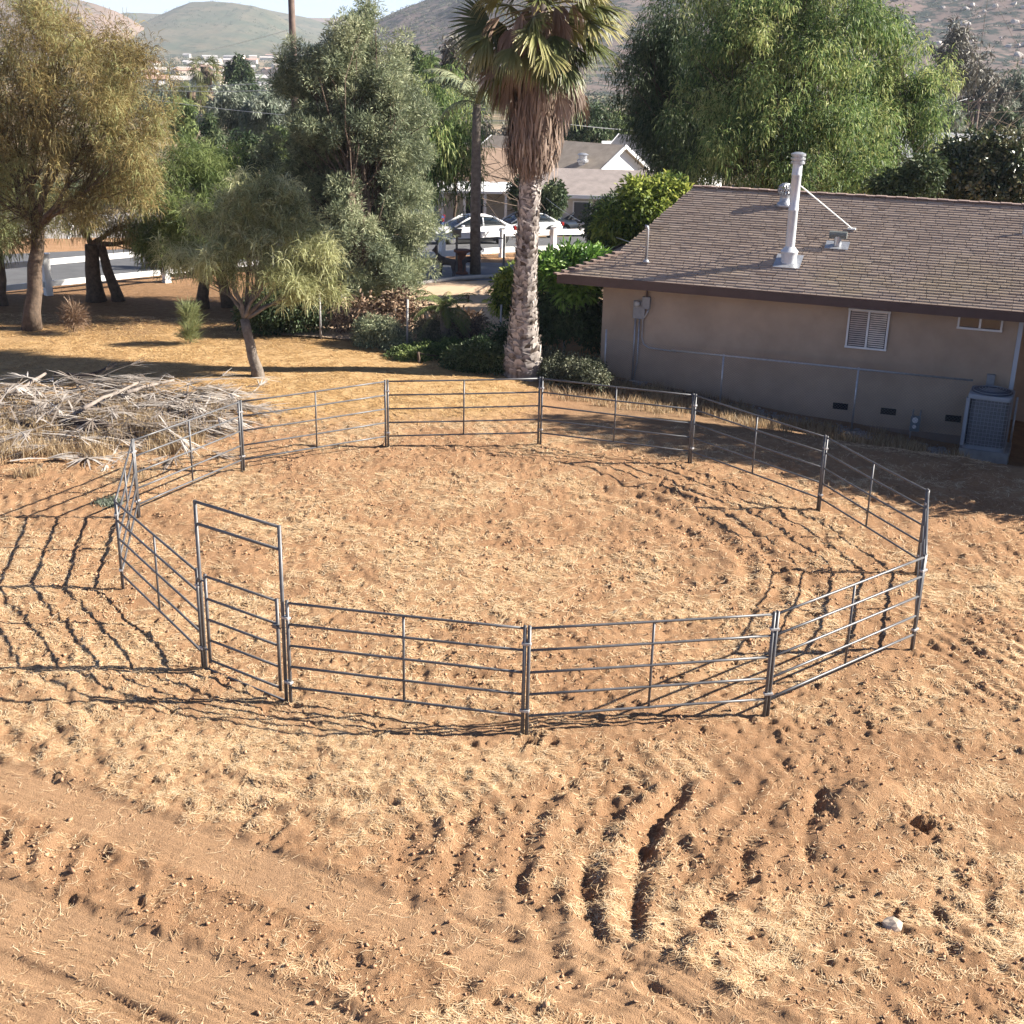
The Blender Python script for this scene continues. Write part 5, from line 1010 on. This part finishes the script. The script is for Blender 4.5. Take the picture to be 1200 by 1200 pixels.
FT = [(245, 180, 32, 45, 90, M_dark, 'dark green bushy tree behind the mid green tree'), (265, 130, 30, 38, 110, M_euc, 'grey green rounded tree in the gap, left one of the silvery pair'), (308, 135, 28, 42, 108, M_euc, 'silvery grey green tree beside the conifer, right one of the silvery pair'),
      (280, 92, 18, 24, 190, M_dark, 'dull olive tree rising behind the silvery pair'), (212, 140, 22, 22, 120, M_green, 'bright green tree just right of the brown tree'), (290, 190, 40, 30, 80, M_dark, 'dark tree mass low behind the small leaning tree'), (325, 180, 24, 30, 85, M_green, 'green tree wedged against the conifer on its left'),
      (497, 95, 24, 32, 95, M_green, 'green tree rising behind the conifer on its right'), (478, 70, 18, 18, 130, M_dark, 'dark tree top just right of the conifer summit'), (535, 75, 16, 28, 80, M_grey, 'wispy grey half bare tree left of the fan palm crown'),
      (690, 150, 40, 20, 125, M_dark, 'dark tree row behind the grey roofs, right of the fan palm'), (735, 155, 26, 22, 130, M_green, 'green tree behind the carport roof'), (560, 160, 24, 18, 120, M_grey, 'bare greyish tree behind the grey roof'), (610, 160, 24, 16, 124, M_grey, 'bare greyish tree behind the fan palm skirt'),
      (1120, 78, 40, 40, 150, M_grey, 'wispy half bare grey tree before the rocky slope, right of the pointed tree'), (1150, 120, 34, 26, 165, M_grey, 'thin greyish tree behind the pole with the crossarm'), (1108, 145, 22, 22, 110, M_euc, 'grey green tree behind the grey roof, right of the pointed tree'), (1190, 118, 34, 30, 170, M_euc, 'grey green tree at the right edge above the glossy tree'), (1175, 145, 20, 18, 130, M_dark, 'dark dense tree right of the pole with the crossarm'), (1075, 150, 24, 12, 115, M_dark, 'dark low tree above the grey roof'),
      (148, 215, 40, 30, 75, M_green, 'green tree seen low through the brown tree'), (70, 240, 44, 24, 78, M_dark, 'dark tree behind the white shed at the left'), (790, 130, 36, 60, 58, M_dark, 'very dark tree deep behind the shaded weeping tree'), (880, 140, 70, 60, 58, M_dark, 'dark tree filling the space behind the large weeping tree'), (1000, 120, 30, 50, 58, M_dark, 'dark tree behind the gap left of the pointed tree')]
for f in FT: fartree(*f)
for px, py, h, Y, lab in ((240, 78, 24, 150, 'shaggy fan palm standing above the silvery trees in the gap'), (224, 108, 18, 135, 'smaller shaggy fan palm lower left of the taller one in the gap')):
    tp = AT(px, py, Y); b = np.array([tp[0], tp[1], z1(tp[0], tp[1])]); t = thing('shaggy_fan_palm', lab, 'palm tree', b, 0); H = tp[2]-b[2]; MB().tube([(0, 0, -.2), (0, 0, H)], .45, 10).build('trunk', bark, t, smooth=True)
    V, F, T = [], [], []
    for i in range(38):
        a = i*2.4; e = R_(-45+110*i/38); v, fc, pts = fan_leaf((0, 0, H-.2), (math.cos(a)*math.cos(e), math.sin(a)*math.cos(e), math.sin(e)), 1.3, 1.5, 12, R_(180), .9); q = len(V); V += v; F += [tuple(x+q for x in tt_) for tt_ in fc]; T += [np.clip(.4+trng.normal(0, .2), 0, 1)]*len(v)
    npmesh('crown', np.array(V), np.array(F), M_fan, t, tint=np.array(T))
    n_ = 260; a = trng.uniform(0, 6.28, n_); z = H-.6-2.6*trng.random(n_); rr_ = trng.uniform(.4, 1.0, n_); p = np.stack([np.cos(a)*rr_, np.sin(a)*rr_, z], -1); e = p+np.stack([np.cos(a)*.1, np.sin(a)*.1, -1.1+0*a], -1); s = np.stack([-np.sin(a), np.cos(a), 0*a], -1)*.1
    npmesh('dead_frond_skirt', np.stack([p-s, p+s, e+s, e-s], 1).reshape(-1, 3), np.arange(4*n_).reshape(-1, 4), M_skirt, t, tint=np.repeat(trng.random(n_), 4))
# ---- poles and wires
pole_m = mat('pole_wood', (.17, .12, .095), rough=.9, var=.4, scale=4)
def pole(px, ytop, Y, r, label, arm=0, ha=None):
    tp = AT(px, ytop, Y); zb = z1(tp[0], tp[1]); t = thing('utility_pole', label, 'utility pole', (tp[0], tp[1], zb)); H = tp[2]-zb
    MB().tube([(0, 0, -.3), (0, 0, H*.5), (0, 0, H)], [r*1.15, r, r*.85], 12).build('shaft', pole_m, t, smooth=True)
    if arm:
        MB().box((0, -.12, H-.25), (arm, .12, .14)).build('crossarm', pole_m, t)
        for f in (-.46, -.2, .2, .46): MB().lathe([(.05, 0), (.07, .08), (.03, .2)], (arm*f, -.12, H-.18), 8).build('insulator', greybox, t)
    return (tp, H)
pole(339, -70, 72, .19, 'tall bare wooden pole rising out of the frame behind the conifer', 0)
tpB, _ = pole(1148, 116, 128, .16, 'wooden utility pole with a crossarm before the hillside at the right', 2.9)
pole(1141, 130, 150, .12, 'thin farther pole just left of the one with the crossarm', 1.2)
pole(1053, 168, 76, .16, 'short dark pole under the pointed tree at the grey roof', 0)
def wire_line(label, a, b, sag, r=.02):
    pts = [a+(b-a)*t+np.array([0, 0, -sag*4*t*(1-t)]) for t in np.linspace(0, 1, 24)]
    tag(MB().tube(pts, r, 4).build('power_line', mat('bare_cable', (.52, .52, .52), rough=.4)), label, 'power line', 'power lines across the valley')
wire_line('upper pale power line crossing the gap in front of the valley', AT(150, 100, 110), AT(480, 75, 100), .6)
wire_line('middle pale power line crossing the gap in front of the valley', AT(150, 104, 110), AT(480, 92, 100), .5)
wire_line('lowest pale power line crossing the gap, reaching the fan palm', AT(150, 112, 110), AT(640, 140, 95), .8)
wire_line('thin dark line rising to the tall bare pole', AT(170, 70, 170), AT(339, 35, 72), .3, .012)
wire_line('pale line between the fan palm skirt and the dark weeping tree', AT(640, 142, 90), AT(900, 152, 90), .4)
wire_line('pale line running to the crossarm from the pointed tree', AT(1000, 128, 110), tpB+np.array([-1.2, -.1, 0]), .5)
wire_line('pale line dropping right from behind the pointed tree', AT(1060, 148, 100), AT(1210, 165, 90), .6)
sl0, sl1 = AT(600, 207, 60), np.array(HP(*RF(757, 307))) ; wire_line('service line slanting from the street down to the vent pipe on the house roof', AT(640, 232, 70), sl1+np.array([0, 0, .4]), .25, .012)
# ---- hills
def hillmat(name, c1, c2, c3, s1, s2, thr=.55):
    m = bpy.data.materials.new(name); m.use_nodes = True; n = m.node_tree.nodes; l = m.node_tree.links; b = n['Principled BSDF']; b.inputs['Roughness'].default_value = 1; b.inputs['Specular IOR Level'].default_value = 0
    tc = n.new('ShaderNodeTexCoord')
    def nz_(s, d=8, r=.65): q = n.new('ShaderNodeTexNoise'); q.inputs['Scale'].default_value = s; q.inputs['Detail'].default_value = d; q.inputs['Roughness'].default_value = r; l.new(tc.outputs['Object'], q.inputs['Vector']); return q.outputs['Fac']
    def mp(f, a, c): q = n.new('ShaderNodeMapRange'); q.inputs[1].default_value = a; q.inputs[2].default_value = c; l.new(f, q.inputs[0]); return q.outputs[0]
    def mx(f, a, c):
        q = n.new('ShaderNodeMix'); q.data_type = 'RGBA'; l.new(f, q.inputs[0])
        for i, v in ((6, a), (7, c)):
            if isinstance(v, tuple): q.inputs[i].default_value = (*v, 1)
            else: l.new(v, q.inputs[i])
        return q.outputs[2]
    c = mx(mp(nz_(s1), .4, .6), c1, c2); c = mx(mp(nz_(s2, 6, .7), thr, thr+.08), c, c3); l.new(c, b.inputs['Base Color']); return m
def hill(name, prof, Yr, depth, m, rough, seed, foot=None, nx_=260, ny_=70, cliff=1.3):
    """prof: skyline points of the photograph; Yr: distance of the crest"""
    px = np.linspace(prof[0][0], prof[-1][0], nx_); py = np.interp(px, [p[0] for p in prof], [p[1] for p in prof]); C = np.array([AT(a, b, Yr) for a, b in zip(px, py)])
    V = []; T_ = np.linspace(-.9, 1, ny_)[::-1]
    for s in T_:
        Yp = C[:, 1]-depth*s; xx = C[:, 0]*(1-.0*s); zf = terrain(xx, Yp)-3
        k = (1-np.abs(s))**cliff if s > 0 else (1-abs(s))**1.2
        z = zf+(np.maximum(C[:, 2]-zf, 0))*k; nn = fbm(xx, Yp, rough*9, 6, seed); z = z+nn*rough*2.2*np.sqrt(np.clip(1-abs(s), 0, 1))*np.clip(abs(s)*3, .25, 1)
        V.append(np.stack([xx, Yp, z], -1))
    V = np.array(V).reshape(-1, 3); id_ = np.arange(ny_*nx_).reshape(ny_, nx_); F = np.stack([id_[:-1, :-1], id_[:-1, 1:], id_[1:, 1:], id_[1:, :-1]], -1).reshape(-1, 4)
    o = npmesh(name, V, F, m, smooth=True); tag(o, kind='structure'); return V.reshape(ny_, nx_, 3)
hm_g = hillmat('green_hill', (.070, .082, .055), (.13, .115, .078), (.040, .052, .034), .012, .05); hm_b = hillmat('brown_hill', (.21, .145, .11), (.15, .115, .09), (.065, .07, .05), .01, .05); hm_r = hillmat('rocky_hill', (.215, .16, .14), (.145, .12, .11), (.05, .06, .055), .02, .07, .47)
hill('hill', [(-400, 30), (-250, -10), (-120, -60), (0, -28), (60, -8), (110, 3), (135, 12), (150, 24), (165, 45), (180, 66)], 2300, 600, hm_b, 6, 21)
hill('hill', [(100, 40), (130, 17), (150, 14), (168, 15), (190, 16), (210, 12), (250, 5), (300, 8), (360, 20), (420, 40)], 3300, 500, hm_g, 5, 25)
Vc = hill('hill', [(130, 52), (165, 40), (185, 22), (205, 9), (225, 2), (250, 1), (275, 3), (300, 7), (318, 14), (335, 23), (355, 36), (400, 52)], 2700, 700, hm_g, 5, 22)
hill('hill', [(200, 45), (330, 21), (355, 20), (380, 21), (410, 20), (440, 22), (470, 24), (520, 30), (620, 50)], 4200, 900, hm_b, 6, 27)
Vr = hill('mountain', [(380, 70), (430, 36), (452, 20), (475, 10), (505, -2), (540, -18), (600, -60), (700, -110), (820, -150), (1000, -190), (1200, -230), (1500, -250)], 1500, 820, hm_r, 17, 23, nx_=420, ny_=130)
# boulders and scrub on the rocky slope
rockm = mat('pale_boulder', (.52, .47, .43), rough=.95, var=.3, scale=.4, bump=.5, bscale=2); srng = np.random.default_rng(9)
def vrow(V): return V[20:-3].reshape(-1, 3)
def inview(P, lo, hi, ylo, yhi):
    d = P-np.array([0, 0, CH]); zc = d@FW; x = 600+CF*(d@RT)/zc; y = 600-CF*(d@UP)/zc; return (x > lo) & (x < hi) & (y > ylo) & (y < yhi)
ny_, nx_ = Vr.shape[:2]
front = Vr[:int(ny_*.55)].reshape(-1, 3); fv = Vr[int(ny_*.05):int(ny_*.95)].reshape(-1, 3)
cand = fv[inview(fv, 1000, 1215, -20, 118)]; 
def boulder(loc, s, lab, grp):
    me_b = boulder.me[srng.integers(0, 5)]; o = bpy.data.objects.new('boulder', me_b); COL.objects.link(o); o.location = tuple(map(float, loc)); o.scale = (s*srng.uniform(.8, 1.5), s*srng.uniform(.8, 1.3), s*srng.uniform(.6, 1.0)); o.rotation_euler = (0, 0, srng.uniform(0, 6)); tag(o, lab, 'boulder', grp)
boulder.me = []
for i in range(5):
    bm = bmesh.new(); bmesh.ops.create_icosphere(bm, subdivisions=2, radius=1)
    for v in bm.verts:
        c = v.co; f = 1+1.1*float(fbm(c.x*2+c.z*1.3+i*9, c.y*2+c.z*.7, 1.6, 3, i)); v.co = c*f
        v.co.z = max(v.co.z, -.5)
    me = bpy.data.meshes.new('boulder'); bm.to_mesh(me); bm.free(); me.materials.append(rockm); boulder.me.append(me)
for i in range(270):
    q = cand[srng.integers(0, len(cand))]+srng.normal(0, 4, 3)*np.array([1, 1, 0]); boulder(q+np.array([0, 0, .3]), srng.uniform(.6, 2.3)**1.3, 'pale boulder among the many on the hazy mountain slope at the right', 'pale boulders on the mountain slope')
def blobs(name, P, S, m, label, cat, per=26):
    V, F, ix = leaves(P, S, per, 1.0, .55, .0, 1.0, .6, 0, .35, .7, .7); 
    # leaf size follows the blob
    return tag(npmesh(name, V, F, m, tint=np.repeat(np.clip(srng.random(len(P))[ix]*.8+srng.normal(0, .12, len(ix))+.1, 0, 1), 6)), label, cat, kind='stuff')
cs = fv[inview(fv, 430, 1230, -60, 140)]; k = srng.integers(0, len(cs), 6500); P = cs[k]+srng.normal(0, 3, (6500, 3))*np.array([1, 1, 0])
blobs('hillside_scrub', P+np.array([0, 0, .4]), srng.uniform(.8, 2.6, len(P)), leafmat('scrub', [(.05, .06, .035), (.09, .10, .06), (.14, .14, .09)], trans=.1), 'dark scrub dotted over the rocky mountain slope', 'scrub', 22)
# valley floor: trees as one far wood, houses one by one
def valley_pts(n, lo, hi, y0, y1):
    px = srng.uniform(lo, hi, n); py = srng.uniform(y0, y1, n); o = []
    for a, b in zip(px, py):
        d = ray(a, b); Y = 130.
        while Y < 3200 and CH+d[2]*Y > terrain(d[0]*Y, Y): Y += 6
        o.append((d[0]*Y, Y, float(terrain(d[0]*Y, Y))))
    return np.array(o)
vm = leafmat('valley_trees', [(.03, .045, .028), (.055, .075, .042), (.09, .105, .06), (.14, .145, .09)], trans=.1)
P = valley_pts(2600, 150, 560, 64, 140); S = srng.uniform(1.6, 4.2, len(P)); P[:, 2] += S*.6; blobs('valley_woods', P, S, vm, 'dark trees scattered across the far valley floor', 'trees', 60)
P = valley_pts(700, 640, 1260, 72, 150); S = srng.uniform(1.8, 4.5, len(P)); P[:, 2] += S*.6; blobs('valley_woods', P, S, vm, 'dark trees massed at the foot of the mountain', 'trees', 60)
k = srng.integers(0, Vc[20:55].reshape(-1, 3).shape[0], 500); P = Vc[20:55].reshape(-1, 3)[k]; blobs('hilltop_scrub', P+np.array([0, 0, 1]), srng.uniform(2, 5, len(P)), vm, 'dark trees and brush on the round green hill', 'scrub', 30)
hp_ = valley_pts(48, 172, 345, 66, 108); hw_ = [mat('far_white_wall', (.62, .59, .55), rough=.8), mat('far_cream_wall', (.68, .58, .50), rough=.8)]; hr_ = [mat('far_roof_red', (.42, .27, .21), rough=.9), mat('far_roof_grey', (.42, .40, .39), rough=.9), mat('far_roof_pale', (.50, .45, .41), rough=.9)]
for i, q in enumerate(hp_):
    L, Wd, hh = srng.uniform(9, 20), srng.uniform(7, 11), srng.uniform(3, 5); t = thing('valley_house', 'tiny pale house far off on the valley floor', 'house', q, srng.uniform(-.9, .9), 'houses far off in the valley')
    MB().box((0, 0, hh/2-1), (L, Wd, hh+2)).build('wall', hw_[i % 2], t); MB().prism([(-L/2-.5, -Wd/2-.6, hh-.1), (-L/2-.5, 0, hh+1.7), (-L/2-.5, Wd/2+.6, hh-.1)], (L+1, 0, 0)).build('roof', hr_[i % 3], t)
# ================================================================== HEAP OF DEAD PALM FRONDS
drng = np.random.default_rng(21)
M_frond = leafmat('weathered_fronds', [(.06, .045, .035), (.21, .165, .13), (.38, .33, .285), (.58, .53, .48)], trans=.08)
HV, HF, HT = [], [], []
heap = gpl((-90, 505), (20, 485), (120, 478), (200, 482), (262, 468)); 
hpts = np.array([ZPL(px, py, 0) for px, py in ((-80, 480), (-40, 500), (0, 470), (10, 500), (50, 465), (60, 492), (100, 462), (110, 492), (150, 465), (160, 492), (200, 470), (215, 490), (215, 466), (225, 482), (130, 510), (60, 515), (190, 512))])
def blade(p, d, L, w, t, up=np.array([0, 0, 1.])):
    s = unit(np.cross(d, up))*w/2; m_ = p+d*L*.5+np.array([0, 0, .02*L]); e = p+d*L; q = len(HV)
    HV.extend([p-s*.5, p+s*.5, m_+s, m_-s, e+s*.3, e-s*.3]); HF.extend([(q, q+1, q+2, q+3), (q+3, q+2, q+4, q+5)]); HT.extend([t]*6)
for i in range(620):
    c = hpts[drng.integers(0, len(hpts))]+np.array([drng.normal(0, .5), drng.normal(0, .42), 0]); c[2] = z1(c[0], c[1])+drng.random()**1.5*.42; a = drng.uniform(0, 6.28); d = unit(np.array([math.cos(a), math.sin(a)*.6, drng.normal(-.06, .10)])); L = drng.uniform(.6, 1.5); t = np.clip(.58+drng.normal(0, .27), 0, 1)
    blade(c, d, L, drng.uniform(.03, .06), t); hub = c+d*L
    sd = unit(np.cross(d, np.array([0, 0, 1.])))
    for j in range(9):
        b = (j/8-.5)*R_(drng.uniform(15, 70)); dd = unit(d*math.cos(b)+sd*math.sin(b)+np.array([0, 0, -.18+drng.normal(0, .11)])); blade(hub, dd, drng.uniform(.4, .9), drng.uniform(.018, .04), np.clip(t+drng.normal(0, .13), 0, 1))
HVa = np.array(HV); HVa[:, 2] = np.maximum(HVa[:, 2], zat(HVa[:, 0], HVa[:, 1])+.01)
tag(npmesh('dead_frond_heap', HVa, np.array(HF), M_frond, tint=np.array(HT)), 'grey heap of tangled dead palm fronds', 'frond heap', kind='stuff')
# mound of dark mulch below
mv = MB(); 
# single fronds, limbs and logs one can tell apart
logm = mat('weathered_wood', (.30, .25, .215), rough=.95, var=.5, scale=6, bump=.6, bscale=20); darklog = mat('dark_wood', (.07, .05, .045), rough=.95, var=.5, scale=6)
def limb(px0, py0, px1, py1, r, z0, z1_, m, label, cat='dead limb', name='dead_limb'):
    a, b = ZPL(px0, py0, 0), ZPL(px1, py1, 0); a[2] = z1(a[0], a[1])+z0; b[2] = z1(b[0], b[1])+z1_; P = limb_path(a, b, .06, 6)
    tag(MB().tube(P, list(np.linspace(r, r*.6, 6)), 8).build(name, m, smooth=True), label, cat)
limb(66, 447, 112, 453, .06, .22, .30, darklog, 'dark crooked branch on top of the heap at its back')
limb(92, 452, 128, 447, .04, .2, .36, darklog, 'dark stick poking up at the back of the heap')
limb(100, 500, 165, 470, .05, .45, .5, logm, 'long pale bare stick lying across the middle of the heap')
limb(20, 470, 55, 455, .06, .2, .4, logm, 'pale stub sticking out of the left of the heap')
limb(150, 478, 205, 462, .05, .4, .35, logm, 'pale limb along the top right of the heap')
limb(70, 500, 130, 510, .10, .15, .2, darklog, 'thick dark log along the front of the heap')
limb(235, 470, 318, 482, .04, .1, .05, logm, 'grey limb trailing off the right end of the heap')
limb(10, 500, 45, 508, .09, .12, .15, darklog, 'short dark log at the left front of the heap')
def frond(px, py, ang, L, nseg, spread, t0, label):
    c = ZPL(px, py, 0); c[2] = z1(c[0], c[1])+.06; V, F, T = [], [], []
    d = np.array([math.cos(ang), math.sin(ang), .02]); sd = np.array([-d[1], d[0], 0])
    def bl(p, dd, L_, w, t):
        s = unit(np.cross(dd, np.array([0, 0, 1.])))*w/2; e = p+dd*L_; m_ = p+dd*L_*.5+np.array([0, 0, .03]); q = len(V); V.extend([p-s, p+s, m_+s, m_-s, e+s*.3, e-s*.3]); F.extend([(q, q+1, q+2, q+3), (q+3, q+2, q+4, q+5)]); T.extend([t]*6)
    bl(c, d, L, .09, t0+.15); hub = c+d*L
    for j in range(nseg):
        b = (j/(nseg-1)-.5)*spread; bl(hub, unit(d*math.cos(b)+sd*math.sin(b)+np.array([0, 0, drng.normal(.0, .06)])), drng.uniform(.5, .8), .045, np.clip(t0+drng.normal(0, .15), 0, 1))
    V = np.array(V); V[:, 2] = np.maximum(V[:, 2], zat(V[:, 0], V[:, 1])+.012); tag(npmesh('dead_frond', V, F, M_frond, tint=np.array(T)), label, 'dead frond')
frond(12, 543, .25, .75, 12, R_(40), .8, 'bleached dead frond lying apart in front of the heap at the left')
frond(100, 534, -1.1, .25, 14, R_(120), .7, 'pale fan of a dead frond lying before the heap')
frond(140, 505, -1.0, .4, 16, R_(90), .3, 'dark brown dead frond drooping at the front of the heap by the pen')
frond(150, 492, -.2, .3, 16, R_(100), .25, 'dark fanned frond on the heap beside the far left panel')
frond(215, 500, -.9, .3, 14, R_(90), .75, 'pale frond fanned out below the back left panel')
# pale rock and the green weed patch
q = ZPL(1046, 1082, 0); me_b = boulder.me[2].copy(); me_b.materials.clear(); me_b.materials.append(mat('pale_stone', (.50, .40, .31), rough=.95, var=.3, scale=3)); o = bpy.data.objects.new('rock', me_b); COL.objects.link(o); o.location = (q[0], q[1], z1(q[0], q[1])+.03); o.scale = (.10, .085, .075); tag(o, 'single pale rock on the rutted dirt at the lower right', 'rock')
cc = ZPL(127, 588, 0); tufts('weed_patch', cc[0]+drng.normal(0, .12, 60), cc[1]+drng.normal(0, .1, 60), M_euc, 'small grey green weed patch beside the left end of the pen', 'weeds', h=(.04, .12), wd=.02)
# ================================================================== AIR
hz = bpy.data.materials.new('haze'); hz.use_nodes = True; n = hz.node_tree.nodes; n.clear(); ho = n.new('ShaderNodeOutputMaterial'); hv_ = n.new('ShaderNodeVolumePrincipled')
hv_.inputs['Color'].default_value = (.80, .88, 1.0, 1); hv_.inputs['Density'].default_value = .00012; hv_.inputs['Anisotropy'].default_value = .0
hz.node_tree.links.new(hv_.outputs[0], ho.inputs['Volume'])
tag(MB().box((0, 2500, 170), (10700, 13400, 400)).build('haze', hz), kind='stuff')
